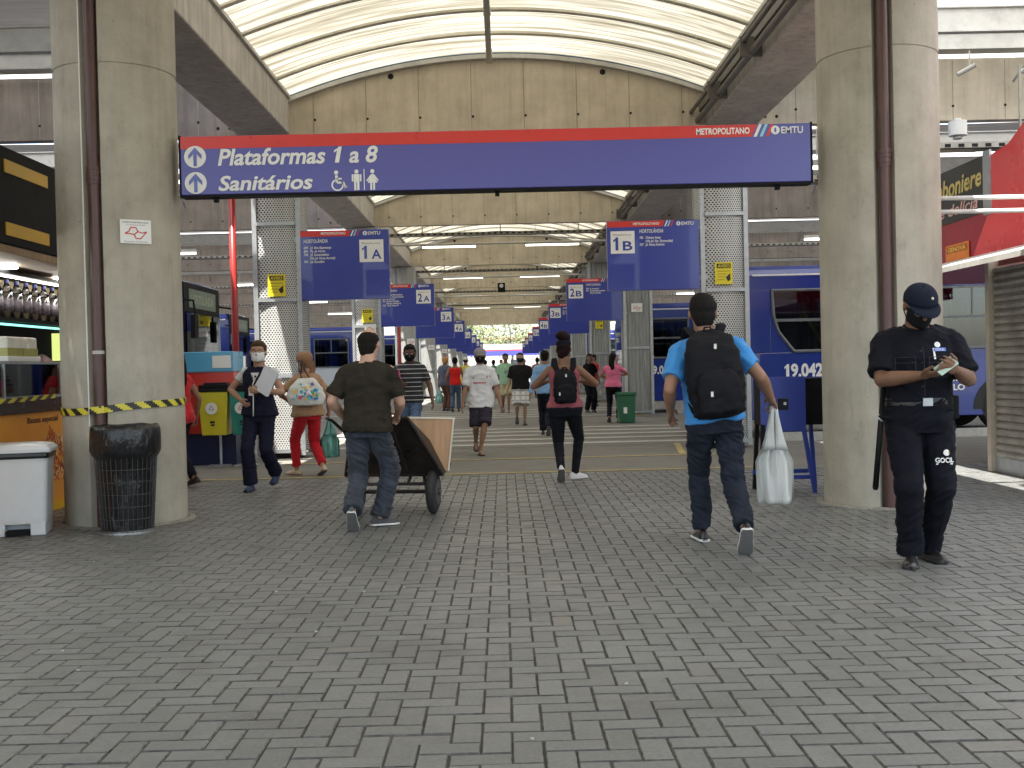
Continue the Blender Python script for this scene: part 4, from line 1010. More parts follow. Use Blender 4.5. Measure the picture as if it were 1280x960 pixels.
# ------------------------------------------------------------------ buses
M_bus = mat('bus_blue', (.014, .036, .24), .22, var=.05, vs=.7, spec=.6, coat=.6)
M_busw = mat('bus_white', (.62, .66, .70), .25, var=.04, vs=.7, coat=.5)
M_bgl = glass('bus_glass', (.42, .46, .48)); M_rub = mat('rubber', (.02, .02, .02), .75, var=.3, vs=9); M_trim = mat('bus_trim', (.13, .14, .15), .4)
M_busred = mat('bus_red', (.60, .04, .03), .3, var=.05); M_sky = mat('bus_skyblue', (.10, .38, .62), .3, var=.05)
M_lampr = mat('lamp_red', (.4, .01, .01), .15); M_lampw = mat('lamp_clear', (.75, .75, .72), .1); M_seat = mat('bus_seat', (.03, .05, .16), .8); M_pole = mat('bus_pole_yellow', (.75, .55, .02), .35)
def bus_proto(paint, low, label, num):
    r = thing('bus', label, 'bus', (0, 0, 0), 'buses parked at the platforms'); Ln = 12.0; Wd = 2.5
    g = MB(); zt = 2.80
    rings = []
    for x, ins in ((0.0, .05), (.06, .01), (.2, 0), (Ln - .3, 0), (Ln - .08, .02), (Ln, .07)):
        rings.append([V((x, ins, .32)), V((x, Wd - ins, .32)), V((x, Wd - ins, 1.47)), V((x, ins, 1.47))])
    g.loft(rings, 1 if low else 0)
    for y0, y1 in ((0, .06), (Wd - .06, Wd)):
        g.bx(.02, Ln - .02, y0, y1, 2.55, zt, 0)
        for x in [.02, .47] + []: pass
        g.bx(.02, .40, y0, y1, 1.47, 2.55, 0); g.bx(Ln - .5, Ln - .02, y0, y1, 1.47, 2.55, 0)
        for kk in range(1, 8): xx = .40 + kk * 1.387; g.bx(xx - .05, xx + .05, y0, y1, 1.47, 2.55, 0)
        g.prism([(0, 0), (.36, 0), (.16, .34), (.06, .62), (.02, 1.08), (0, 1.08)], (.40, y1 if y1 < 1 else y1, 1.47), (1, 0, 0), (0, 0, 1), .06, 0)
    g.bx(.0, .06, .06, Wd - .06, 1.47, 1.75, 0); g.bx(0, .06, .06, Wd - .06, 2.4, zt, 0); g.bx(0, .06, .06, .35, 1.75, 2.4, 0); g.bx(0, .06, Wd - .35, Wd - .06, 1.75, 2.4, 0)
    rings = []
    for y, z in ((.0, zt), (.03, zt + .10), (.16, zt + .17), (Wd / 2, zt + .20), (Wd - .16, zt + .17), (Wd - .03, zt + .10), (Wd, zt)):
        rings.append([V((0.02, y, z)), V((Ln - .05, y, z)), V((Ln - .05, y, zt - .03)), V((.02, y, zt - .03))])
    g.loft(rings, 0)
    body = g.build('body', [paint, low or paint], r, world=False, bevel=.012)
    g = MB(); g.bx(.1, Ln - .1, -.004, Wd + .004, zt - .01, zt + .02); g.build('roof_rail', M_white, r, world=False)
    g = MB(); g.bx(3.2, 5.8, .4, 2.1, zt + .16, zt + .36); g.build('air_unit', mat('air_unit_white', (.7, .72, .74), .4), r, bevel=.08, world=False)
    for y, q in ((-.008, -1), (Wd + .008, 1)):
        for kk in range(8):
            x0, x1 = .47 + kk * 1.387, .40 + (kk + 1) * 1.387 - .07
            if kk == 7: x1 = Ln - .52
            fl = .0
            w = MB(); f = .045
            if kk == 0:
                pl = [(.36, 0), (x1 - .43, 0), (x1 - .43, 1.05), (.0, 1.05), (.02, .62), (.10, .34)]
                w.prism([(a, b) for a, b in pl], (.43, y + (.008 if q < 0 else 0), 1.49), (1, 0, 0), (0, 0, 1), .008, 0)
                wi = w.build('window', M_bgl, r, world=False); w = MB()
                for i in range(len(pl)):
                    a, b = pl[i], pl[(i + 1) % len(pl)]; w.tube([(.43 + a[0], y, 1.49 + a[1]), (.43 + b[0], y, 1.49 + b[1])], .026, 6)
                w.bx(.47, x1, y - .01, y + .01, 2.0, 2.05); w.build('window_frame', M_trim, wi, world=False)
            else:
                w.bx(x0, x1, y - .004, y + .004, 1.49, 2.53); wi = w.build('window', M_bgl, r, world=False); w = MB()
                w.bx(x0, x1, y - .014, y + .014, 1.47, 1.47 + f); w.bx(x0, x1, y - .014, y + .014, 2.51, 2.55); w.bx(x0, x0 + f, y - .014, y + .014, 1.5, 2.52); w.bx(x1 - f, x1, y - .014, y + .014, 1.5, 2.52)
                w.bx(x0, x1, y - .012, y + .012, 2.0, 2.04); w.bx((x0 + x1) / 2 - .015, (x0 + x1) / 2 + .015, y - .012, y + .012, 2.04, 2.52); w.build('window_frame', M_trim, wi, world=False)
    for x in (4.5, 9.4):
        for y in (-.012, Wd - .27):
            w = MB(); yy0, yy1 = (y, y + .28)
            rr = [(.50, 0), (.50, 1), (.46, 1.04), (.28, 1.04)]
            w.cyl((x, yy0, .50), (x, yy1, .50), .50, n=32); w.cyl((x, yy0 - .012, .50), (x, yy1 + .012, .50), .46, n=32); wh = w.build('wheel', M_rub, r, world=False, bevel=.02)
            w = MB(); w.cyl((x, yy0 - .02, .50), (x, yy1 + .02, .50), .27, n=24); w.cyl((x, yy0 - .06, .50), (x, yy1 + .06, .50), .10, n=16); w.build('rim', mat('rim_dull', (.22, .22, .23), .5, .4, var=.3), wh, world=False)
        for y in (-.006, Wd + .002):
            w = MB(); pts = [(x + .64 * math.cos(R(a)), .42 + .62 * math.sin(R(a))) for a in range(0, 181, 12)]
            w.prism([(a, b) for a, b in pts][::-1], (0, y + .004, 0), (1, 0, 0), (0, 0, 1), .006)
            w.build('wheel_arch', M_rub, r, world=False)
    # rear lamps, front glass, destination box, headlights, mirrors
    for y in (.1, Wd - .22):
        w = MB(); w.bx(-.02, .0, y, y + .12, .8, 1.6); w.build('tail_lamp', M_lampr, r, world=False)
        w = MB(); w.sph((Ln - .0, y + .06 if y < 1 else y + .06, .72), (.05, .13, .09)); w.build('headlight', M_lampw, r, True, world=False)
    w = MB(); w.bx(-.012, -.004, .35, Wd - .35, 1.75, 2.4); w.build('rear_window', M_bgl, r, world=False)
    w = MB(); w.prism([(.08, 1.25), (Wd - .08, 1.25), (Wd - .12, 2.42), (.12, 2.42)], (Ln + .0, 0, 0), (0, 1, 0), (0, 0, 1), .02); w.build('windshield', glass('windshield', (.10, .14, .17)), r, world=False)
    w = MB(); w.bx(Ln - .04, Ln - .005, 0.06, Wd - .06, 1.2, 1.5); w.bx(Ln - .06, Ln - .005, .05, .14, 1.47, 2.45); w.bx(Ln - .06, Ln - .005, Wd - .14, Wd - .05, 1.47, 2.45); w.bx(Ln - .1, Ln - .005, .05, Wd - .05, 2.43, 2.95); w.build('front_frame', M_black, r, world=False, bevel=.01)
    w = MB(); w.bx(Ln - .004, Ln + .004, .35, Wd - .35, 2.52, 2.85)
    db = w.build('destination_box', mat('display_green', (.14, .19, .13), .3, var=.5, vs=14, stretch=(1, 3, .3)), r, world=False)
    w = MB(); fc = Face((Ln + .006, .5, 2.60), (0, 1, 0), (0, 0, 1)); fc.text(w, 'HORTOLÂNDIA', 0, 0, .16, 1.5, 0, .001, bold=.02); w.build('display_lettering', mat('display_amber', (.40, .45, .32), .4), db, world=False)
    for y, q in ((-.02, -1), (Wd + .02, 1)):
        w = MB(); w.tube([(Ln - .1, y, 2.65), (Ln + .22, y + q * .16, 2.60), (Ln + .26, y + q * .2, 2.3)], .02, 6); w.bx(Ln + .2, Ln + .28, y + q * .2 - .1, y + q * .2 + .1, 1.95, 2.35); w.build('mirror', M_black, r, world=False)
    for q in (0, 1):
        y = (-.006 if not q else Wd + .006); fc = Face((0 if not q else Ln, y, 0), (1, 0, 0) if not q else (-1, 0, 0), (0, 0, 1))
        w = MB(); fc.text(w, num, .62 if not q else Ln - 2.2, 1.06, .21, .78, 0, .004, bold=.04)
        w.build('fleet_number', M_white, r, world=False); w = MB()
        if q: continue
        if q == 0: fc.text(w, 'GOVERNO DO ESTADO', 2.42, .92, .10, 1.45, 0, .004, bold=.03); fc.text(w, 'DE SÃO PAULO', 2.62, .76, .10, 1.1, 0, .004, bold=.03); fc.disc(w, 3.35, 1.2, .1, 1); fc.ring(w, 3.35, 1.2, .15, .03, 0); w.build('emblem', [M_white, M_busred], r, world=False); w = MB()
        fc.text(w, 'METROPOLITANO', 5.2, .95, .18, 2.6, 0, .004, bold=.03)
        w.build('lettering', [M_white, M_busred], r, world=False)
    w = MB()
    for xx in [1.1 + .78 * q for q in range(13)]:
        for y in (.35, 1.75): w.bx(xx, xx + .42, y, y + .42, 1.0, 1.5); w.bx(xx - .06, xx + .04, y, y + .42, 1.4, 2.0)
    w.build('seats', M_seat, r, world=False)
    w = MB()
    for xx in (1.15, 1.9, 3.4, 5, 6.8, 8.6, 10.2): w.cyl((xx, .85, 1.2), (xx, .85, 2.75), .022, n=8)
    w.cyl((1.5, .5, 1.5), (1.1, .5, 2.15), .03, n=8); w.cyl((.3, .9, 2.62), (11, .9, 2.62), .02, n=8); w.build('grab_rail', M_pole, r, world=False)
    return r
busB = bus_proto(M_bus, None, 'blue bus numbered 19.0 parked closest on the right beyond the round column', '19.0425')
busW = bus_proto(M_bus, M_busw, 'blue bus with white lower side parked far left behind the balding man', '16.0218')
busB.location = (4.2, 19.2, 0)
copy_tree(busB, (-5.5 - 12, 19.4, 0), 'dark blue bus with lit destination box, its front just behind the left round column')
copy_tree(busB, (3.3, 30.3, 0), 'blue bus numbered 19.0 seen just left of the man in bright blue')
copy_tree(busB, (-3.9 - 12.0, 30.4, 0), 'dark blue bus behind the red hydrant pipe in the second lane on the left').location = (-7.4 - 12, 30.4, 0)
busW.location = (-5.2 - 12, 41.6, 0)
copy_tree(busB, (4.4, 41.6, 0), 'dark blue bus in the third lane on the right')
copy_tree(busB, (3.9, 52.8, 0), 'dark blue bus in the fourth lane on the right')
copy_tree(busB, (-4.0 - 12, 52.8, 0), 'dark blue bus in the fourth lane on the left')
copy_tree(busW, (-4.3 - 12, 64.0, 0), 'blue and white bus in the farthest lane on the left')
# ------------------------------------------------------------------ snack kiosk (left)
XK = -4.56
M_kyel = mat('kiosk_yellow', (.72, .42, .01), .35, var=.04); M_wood = mat('kiosk_wood', (.34, .22, .12), .5, var=.25, vs=3, stretch=(1, 6, 1))
M_orange = mat('counter_orange', (.72, .30, .035), .4, var=.08, vs=1.5)
kz = thing('snack_kiosk', 'snack kiosk with black and yellow fascia, lit shelves and orange counter at the left edge', 'kiosk', (-6, 10.2, 0))
g = MB(); g.bx(XK, XK - 4, 7.6, 14.6, 2.58, 3.48); g.build('fascia', M_black, kz, bevel=.01)
g = MB()
for a, b_ in ((8.1, 10.15), (10.38, 11.35)):
    for z in (2.66, 3.24): g.bx(XK + .012, XK - .01, a, b_, z, z + .12)
    g.bx(XK + .012, XK - .01, b_ - .10, b_, 2.78, 3.24) if b_ < 11 else None
g.build('fascia_stripe', M_kyel, kz)
g = MB(); g.bx(XK - .02, XK - 4, 7.6, 14.6, 2.50, 2.575); g.build('ceiling', M_wood, kz)
g = MB(); g.bx(XK - 3.9, XK - 4, 7.6, 14.6, 0, 2.5); g.bx(XK - .2, XK - 4, 14.5, 14.6, 0, 2.5); g.build('back_wall', mat('kiosk_dark', (.025, .026, .028), .6, var=.3), kz)
M_klamp = emis('kiosk_lamp', (1, .97, .9), 9)
for y in (9.3, 11.55, 13.2):
    g = MB(); g.cyl((XK - .55, y, 2.47), (XK - .55, y, 2.495), .14, n=20); g.build('ceiling_lamp', M_klamp, kz)
# counter
g = MB(); g.bx(XK, XK - .7, 7.6, 14.5, 0.03, 1.0); cf = g.build('counter', M_orange, kz)
g = MB(); g.bx(XK + .03, XK - .75, 7.6, 14.52, 1.0, 1.14); g.build('counter_top', mat('counter_dark', (.03, .028, .026), .25), kz, bevel=.008)
g = MB(); g.bx(XK + .006, XK - .02, 7.6, 11.7, .0, .09); g.build('plinth_strip', M_kyel, kz)
fc = Face((XK, 11.7, .1), (0, -1, 0), (0, 0, 1))     # viewed from the aisle this face reads towards the camera
fc = Face((XK + .001, 8.0, .1), (0, 1, 0), (0, 0, 1))
g = MB(); fc.text(g, 'Batata especial', 2.72, .80, .055, .72, 0, .004, bold=.02); g.build('lettering', mat('brown_ink', (.10, .03, .01), .5), cf)
g = MB(); rnd = random.Random(11)
for i in range(260):      # heap of chips and bacon printed on the counter front
    t = rnd.random(); a = 2.9 + rnd.random() * .72; b_ = .12 + rnd.random() * .52 * (1 - abs(a - 3.3) * .9)
    l = rnd.uniform(.03, .09); an = rnd.uniform(0, 3.14); d = (math.cos(an) * l, math.sin(an) * l)
    fc.line(g, (a, b_ + .06), (a + d[0], b_ + .06 + d[1]), .016, 0 if t < .35 else (1 if t < .75 else 2), .003 + i * .00001)
fc.disc(g, 2.9, .16, .20, 3, .0028, ry=.22)
g.build('food_print', [mat('print_cream', (.80, .55, .25), .5), mat('print_red', (.45, .06, .03), .5), mat('print_brown', (.22, .06, .03), .5), M_ink], cf)
# display case
g = MB(); 
for y in (7.7, 9.0, 10.3, 11.6): g.bx(XK - .02, XK - .05, y, y + .03, 1.14, 1.48)
g.bx(XK, XK - .5, 7.6, 11.66, 1.47, 1.495); g.bx(XK + .005, XK - .03, 7.6, 11.66, 1.14, 1.165); g.bx(XK - .06, XK - .45, 7.65, 11.6, 1.29, 1.30); g.build('display_frame', M_steel, kz)
g = MB(); g.bx(XK - .025, XK - .031, 7.65, 11.62, 1.165, 1.47); g.build('display_glass', glass('case_glass', (.75, .82, .82)), kz)
g = MB(); g.cyl((XK - .06, 7.7, 1.455), (XK - .06, 11.6, 1.455), .008, n=8); g.build('case_fill_light', emis('case_fill_tube', (1, .96, .88), 5), kz)  # tube added to brighten the contents of the case
rnd = random.Random(4); mk = [mat('food_red', (.50, .10, .07), .5), mat('food_cream', (.7, .6, .4), .6), mat('food_pink', (.6, .28, .25), .5), M_white]
for i in range(14):
    y = 9.7 + i * .14; g = MB(); z = 1.165 if i % 2 else 1.30
    g.bx(XK - .1, XK - .34, y, y + .12, z, z + rnd.uniform(.05, .12)); g.sph((XK - .2, y + .06, z + .08), (.08, .05, .05))
    tag(g.build('food_tray', mk[i % 4], origin=(XK - .2, y, z)), ('red', 'cream', 'pink', 'white')[i % 4] + ' food tray inside the glass display case', 'food', 'food in the display case')
# shelf of bottles over the counter
g = MB(); g.bx(XK - .55, XK - .95, 8, 14.4, 1.93, 1.97); g.bx(XK - .55, XK - .97, 8, 14.4, 2.42, 2.46); g.build('shelf', M_black, kz)
g = MB(); g.bx(XK - .93, XK - .97, 8, 14.4, 1.97, 2.42); g.build('shelf_back', mat('shelf_amber', (.55, .42, .20), .5, var=.3), kz)
g = MB(); g.cyl((XK - .58, 8, 2.40), (XK - .58, 14.3, 2.40), .012, n=8); g.build('shelf_light', emis('shelf_tube', (1, .98, .92), 5.0), kz)
g = MB(); g.cyl((XK - .6, 8, 1.90), (XK - .6, 14.3, 1.90), .012, n=8); g.build('counter_light', emis('green_tube', (.3, 1, .8), .6), kz)
M_pet = glass('pet_bottle', (.72, .72, .78)); M_lab = mat('bottle_label', (.20, .17, .20), .4, var=.5, vs=25); M_bcap = mat('bottle_cap', (.03, .05, .25), .4)
for i in range(14):
    y = 10.8 + .24 * i; x = XK - .72; o = (x, y, 1.97)
    r = thing('water_bottle', '%s plastic water bottle on the lit kiosk shelf, counted from the left' % ['first', 'second', 'third', 'fourth', 'fifth', 'sixth', 'seventh', 'eighth', 'ninth', 'tenth', 'eleventh', 'twelfth', 'thirteenth', 'fourteenth'][i], 'bottle', o, 'bottles on the kiosk shelf')
    g = MB(); g.cyl((x, y, 1.97), (x, y, 2.26), .062, n=14); g.cyl((x, y, 2.26), (x, y, 2.35), .062, .022, n=14); g.build('bottle_body', M_pet, r, True)
    g = MB(); g.cyl((x, y, 2.06), (x, y, 2.19), .064, n=14); g.build('label', M_lab, r, True)
    g = MB(); g.cyl((x, y, 2.35), (x, y, 2.39), .025, n=12); g.build('bottle_cap', M_bcap, r)
# appliances behind the counter and a juice dispenser on it
r = thing('juice_dispenser', 'clear two tank juice dispenser on the kiosk counter', 'dispenser', (XK - .3, 10.95, 1.49))
g = MB(); g.bx(XK - .15, XK - .45, 10.7, 11.45, 1.495, 1.55); g.build('base', M_white, r, bevel=.01); g = MB(); g.bx(XK - .17, XK - .43, 10.73, 11.07, 1.55, 1.74); g.bx(XK - .17, XK - .43, 11.09, 11.42, 1.55, 1.74); g.build('tank', mat('tank_cream', (.75, .74, .66), .25), r, bevel=.02)
g = MB(); g.bx(XK - .168, XK - .432, 10.726, 11.074, 1.55, 1.63); g.bx(XK - .168, XK - .432, 11.086, 11.424, 1.55, 1.63); g.build('juice', mat('juice', (.38, .36, .10), .2), r)
r = thing('coffee_machine', 'dark steel coffee machine standing at the back of the kiosk', 'machine', (XK - 1.8, 12.6, 1.2))
g = MB(); g.bx(XK - 1.4, XK - 2.0, 12.1, 13.1, 1.0, 1.75); g.build('casing', M_black, r, bevel=.03); g = MB(); g.bx(XK - 1.39, XK - 1.4, 12.2, 12.6, 1.55, 1.68); g.bx(XK - 1.39, XK - 1.4, 12.7, 13.0, 1.35, 1.42); g.build('panel', M_steel, r)
g = MB(); g.bx(XK - 1.35, XK - 2.05, 12.0, 13.2, 0, 1.0); g.build('stand', M_black, r)
r = thing('window_picture', 'bright green and yellow menu screen behind the kiosk counter', 'screen', (XK - 1.0, 14.4, 1.7))
g = MB(); g.bx(XK - 1.0, XK - 1.22, 14.40, 14.46, 1.55, 1.9); g.build('screen', emis('screen_green', (.55, .62, .2), .45), r)

# white pedal bin
o0 = gp(12, 672); bx_, by_ = o0.x, o0.y + .24
r = thing('pedal_bin', 'white plastic pedal bin with black liner at the left edge, in front of the kiosk', 'bin', (bx_, by_, 0), rot=0)
M_pl = mat('white_plastic', (.66, .68, .70), .35, var=.03, vs=4, dirt_amt=.1)
rot = Matrix.Rotation(R(14), 3, 'Z'); C0 = V((bx_, by_, 0))
def rr_ring(a, b, z, rad=.05, n=6):
    out = []
    for cx, cy, t0 in ((a - rad, b - rad, 0), (-a + rad, b - rad, 90), (-a + rad, -b + rad, 180), (a - rad, -b + rad, 270)):
        for i in range(n): t = R(t0 + 90 * i / (n - 1)); out.append(C0 + rot @ V((cx + rad * math.cos(t), cy + rad * math.sin(t), z)))
    return out
g = MB(); g.loft([rr_ring(.225, .2, .10), rr_ring(.23, .205, .14), rr_ring(.25, .225, .62), rr_ring(.255, .23, .66)]); g.build('bin_body', M_pl, r, bevel=.004)
g = MB(); 
for sx in (-1, 1): g.box(C0 + rot @ V((sx * .16, 0, .06)), (.12, .4, .115), rot=rot)
g.box(C0 + rot @ V((0, .08, .06)), (.3, .25, .09), rot=rot); g.build('base', M_pl, r, bevel=.006)
g = MB(); g.box(C0 + rot @ V((0, -.17, .035)), (.18, .14, .025), rot=rot); g.build('pedal', M_black, r)
g = MB(); g.loft([rr_ring(.262, .238, .655), rr_ring(.268, .244, .675 + .0), rr_ring(.262, .24, .70)], cap=False); g.build('bin_liner', mat('liner_black', (.015, .015, .013), .3), r)
g = MB(); g.loft([rr_ring(.285, .26, .705), rr_ring(.285, .26, .735), rr_ring(.25, .22, .765), rr_ring(.18, .15, .78)]); g.build('lid', M_pl, r, bevel=.004)

# wire bin with black bag
c0 = V((-3.25, 9.60, 0)); r = thing('wire_bin', 'round wire mesh litter bin lined with a black bag before the left round column', 'bin', c0)
g = MB(); n = 36
for i in range(n):
    a = 2 * math.pi * i / n; g.cyl(c0 + V((.215 * math.cos(a), .215 * math.sin(a), .02)), c0 + V((.27 * math.cos(a), .27 * math.sin(a), .86)), .0028, n=5)
for j in range(9):
    t = j / 8; rad = .215 + .055 * t; z = .02 + .84 * t
    g.tube([c0 + V((rad * math.cos(2 * math.pi * q / 40), rad * math.sin(2 * math.pi * q / 40), z)) for q in range(41)], .0032 if j else .012, 6)
g.build('wire_basket', mat('dark_wire', (.10, .10, .10), .35, .8), r)
g = MB(); rings = []; rnd = random.Random(2)
for z, q in ((.03, .222), (.2, .235), (.45, .252), (.62, .265), (.66, .30), (.70, .318), (.80, .318), (.88, .312), (.915, .30), (.90, .27), (.80, .255), (.55, .24)):
    q *= .915; rings.append([c0 + V(((q + (.006 if z > .6 else .004) * noise.noise(V((math.cos(a) * 5, math.sin(a) * 5, z * 4 + math.cos(a * 3))))) * math.cos(a), (q + (.007 if z > .6 else .004) * noise.noise(V((math.cos(a) * 5, math.sin(a) * 5, z * 4)))) * math.sin(a), z + (.010 * noise.noise(V((math.cos(a) * 3, math.sin(a) * 3, 5))) if z > .6 else 0))) for a in [2 * math.pi * i / 64 for i in range(64)]])
g.loft(rings, cap=False)
m, nt, out = nodes('bin_bag_plastic'); b = nt.nodes.new('ShaderNodeBsdfPrincipled'); L(nt, b.outputs[0], out.inputs[0]); b.inputs['Base Color'].default_value = (.010, .010, .011, 1); b.inputs['Roughness'].default_value = .28
bn = nt.nodes.new('ShaderNodeBump'); bn.inputs['Strength'].default_value = 1; bn.inputs['Distance'].default_value = .03
vv = coords(nt, (1, 1, .45), (.5, .3, 0)); L(nt, noise_n(nt, vv, 11, 4, .55), bn.inputs['Height']); L(nt, bn.outputs[0], b.inputs['Normal'])
g.build('bin_bag', m, r, True)
g = MB(); g.cyl(c0 + V((0, 0, .0)), c0 + V((0, 0, .025)), .225, n=32); g.build('base_ring', M_steel, r)

# hazard tape round the left column and on to the kiosk
M_tblk = mat('tape_black', (.02, .02, .015), .35); M_tyel = mat('tape_yellow', (.68, .60, .06), .35)
g = MB(); n = 170; rr = .552
def tz(a): return 1.035 + .03 * math.sin(a) - .022 * math.cos(a) + .008 * math.sin(3 * a)
for i in range(n):
    for kk in range(4):
        a0, a1 = [2 * math.pi * (i + q) / n for q in (0, 1)]
        w = .062 / 4; mi = 1 if ((i + kk * 1.0) % 8) < 4 else 0
        z0, z1 = tz(a0) + kk * w, tz(a1) + kk * w
        pr = lambda a, z: V((-3.52 + (rr + (.045 if abs(((a - R(-4) + math.pi) % (2 * math.pi)) - math.pi) < R(7) else 0)) * math.sin(a), 10.4 - (rr + (.045 if abs(((a - R(-4) + math.pi) % (2 * math.pi)) - math.pi) < R(7) else 0)) * math.cos(a), z))
        g.quad(pr(a0, z0), pr(a1, z1), pr(a1, z1 + w), pr(a0, z0 + w), mi)
tag(g.build('hazard_tape', [M_tblk, M_tyel], origin=(-3.52, 10.4, 1.0)), 'yellow and black hazard tape wrapped round the left round column', 'tape')
g = MB(); A, B = V((XK + .045, 11.3, 1.13)), V((XK + .045, 8.5, 1.15)); n = 70
for i in range(n):
    for kk in range(3):
        mi = 1 if ((i + kk) % 6) < 3 else 0; p0 = A.lerp(B, i / n); p1 = A.lerp(B, (i + 1) / n); s0 = -.03 * math.sin(math.pi * i / n); s1 = -.03 * math.sin(math.pi * (i + 1) / n)
        g.quad(p0 + V((0, 0, kk * .014 + s0)), p1 + V((0, 0, kk * .014 + s1)), p1 + V((0, 0, kk * .014 + .014 + s1)), p0 + V((0, 0, kk * .014 + .014 + s0)), mi)
tag(g.build('hazard_tape', [M_tblk, M_tyel], origin=A), 'yellow and black hazard tape stretched along the kiosk counter', 'tape')

# ------------------------------------------------------------------ low barrier with coloured bins (left)
r = thing('service_counter', 'low service counter banded navy, red and light blue, behind the yellow bin', 'counter', (-4.9, 16.7, 0))
g = MB(); g.bx(-6.6, -3.95, 16.45, 17.0, 0, .46); g.build('base', mat('counter_navy', (.012, .018, .07), .4), r)
g = MB(); g.bx(-6.6, -3.95, 16.42, 17.03, .462, 1.36); g.build('front_panel', M_busred, r)
g = MB(); g.bx(-6.6, -3.95, 16.40, 17.05, 1.362, 1.66); g.build('top_band', M_sky, r, bevel=.01)
g = MB(); g.bx(-4.25, -3.98, 16.385, 16.397, 1.42, 1.60); g.build('label_plate', M_plate, r)
def colour_bin(x, y, col, label, w=.42, z0=.46, h=.62):
    r = thing('recycling_bin', label, 'bin', (x, y, z0), 'recycling bins'); m = mat('bin_%.2f' % col[0], col, .38, var=.04)
    g = MB(); a, b_ = w / 2, .16
    g.loft([[V((x - a * .82, y - b_, z0)), V((x + a * .82, y - b_, z0)), V((x + a * .82, y + b_, z0)), V((x - a * .82, y + b_, z0))], [V((x - a, y - b_ - .03, z0 + h)), V((x + a, y - b_ - .03, z0 + h)), V((x + a, y + b_, z0 + h)), V((x - a, y + b_, z0 + h))]]); g.build('bin_body', m, r, bevel=.012)
    g = MB(); g.bx(x - a * 1.04, x + a * 1.04, y - b_ - .05, y + b_ + .02, z0 + h, z0 + h + .035); g.bx(x - a * .98, x + a * .98, y - b_ - .0, y - b_ + .04, z0 + h - .05, z0 + h + .10); g.build('rim', M_black, r, bevel=.01)
    g = MB(); g.bx(x - a * .8, x + a * .8, y - .06, y + .14, z0 + h + .03, z0 + h + .13); g.build('lid', M_black, r, bevel=.02)
    fc = Face((x - a, y - b_ - .024, z0), (1, 0, 0), (0, -.045, 1)); g = MB(); fc.disc(g, a * .92, h * .62, .085, 0, .004); lb = g.build('recycling_mark', M_plate, r)
    g = MB(); fc.ring(g, a * .92, h * .62, .045, .012, 0, .008, n=3, a0=90, a1=450); fc.rect(g, a * .8, h * .28, a * 1.12, h * .33, 0, .006); fc.rect(g, a * .85, h * .22, a * 1.12, h * .26, 0, .006); g.build('mark_print', M_ink, lb)
    g = MB(); g.cyl((x, y + b_ + .04, 0), (x, y + b_ + .04, z0 + h), .02, n=8); g.bx(x - .15, x + .15, y - .1, y + .2, 0, .02); g.bx(x - .05, x + .05, y + b_ - .02, y + b_ + .06, z0 + .3, z0 + .36); g.build('stand', M_steel, r)
colour_bin(at(270, 500, 16.1).x, 16.1, (.62, .55, .03), 'yellow recycling bin hanging on a stand before the red counter')
colour_bin(at(306, 500, 16.1).x, 16.1, (.02, .25, .20), 'teal recycling bin beside the yellow one, mostly behind the woman in navy', w=.36)
p = at(780, 526, 25.6)
r = thing('recycling_bin', 'dark green bin on the ground beside the woman in pink', 'bin', (2.78, 25.6, 0), 'recycling bins')
g = MB(); g.loft([[V((2.6, 25.4, 0)), V((2.96, 25.4, 0)), V((2.96, 25.8, 0)), V((2.6, 25.8, 0))], [V((2.58, 25.38, .62)), V((2.98, 25.38, .62)), V((2.98, 25.82, .62)), V((2.58, 25.82, .62))]]); g.build('bin_body', mat('bin_green', (.02, .12, .06), .4), r, bevel=.02)
g = MB(); g.bx(2.56, 3.0, 25.36, 25.84, .62, .70); g.build('lid', mat('bin_green', (.02, .12, .06)), r, bevel=.02); g = MB(); g.bx(2.70, 2.78, 25.372, 25.38, .22, .36); g.build('mark', M_plate, r)

# ------------------------------------------------------------------ blue stand (right)
YB = 11.2; p0 = at(943, 480, YB); p1 = at(1012, 540, YB)
r = thing('blue_stand', 'blue metal box stand on four legs beside the right round column', 'stand', ((p0.x + 3.45) / 2, YB, 0))
M_bst = mat('stand_blue', (.025, .05, .30), .38, var=.08, vs=3)
xa, xb = p0.x + .06, 3.02
g = MB(); g.bx(xa, xb, YB, YB + .03, .62, 1.17); g.build('front_panel', M_bst, r, bevel=.004)
g = MB(); g.bx(xa + .02, xb + .22, YB + .05, YB + .42, .68, 1.15); g.build('inner_box', M_black, r, bevel=.01)
for (x, y, x2, y2, m) in ((xa + .02, YB + .02, xa + .0, YB - .0, M_black), (xb - .03, YB + .02, xb + .07, YB - .02, M_bst), (xa + .05, YB + .4, xa + .02, YB + .45, M_black), (xb + .15, YB + .4, xb + .2, YB + .45, M_bst)):
    g = MB(); g.cyl((x, y, .7), (x2, y2, 0), .028, n=4); g.build('leg', m, r)
g = MB(); g.bx(xa, xb + .05, YB - .01, YB + .02, .14, .18); g.build('stretcher', M_bst, r); g = MB(); g.bx(xa, xb + .15, YB + .41, YB + .44, .16, .2); g.build('stretcher', M_bst, r)

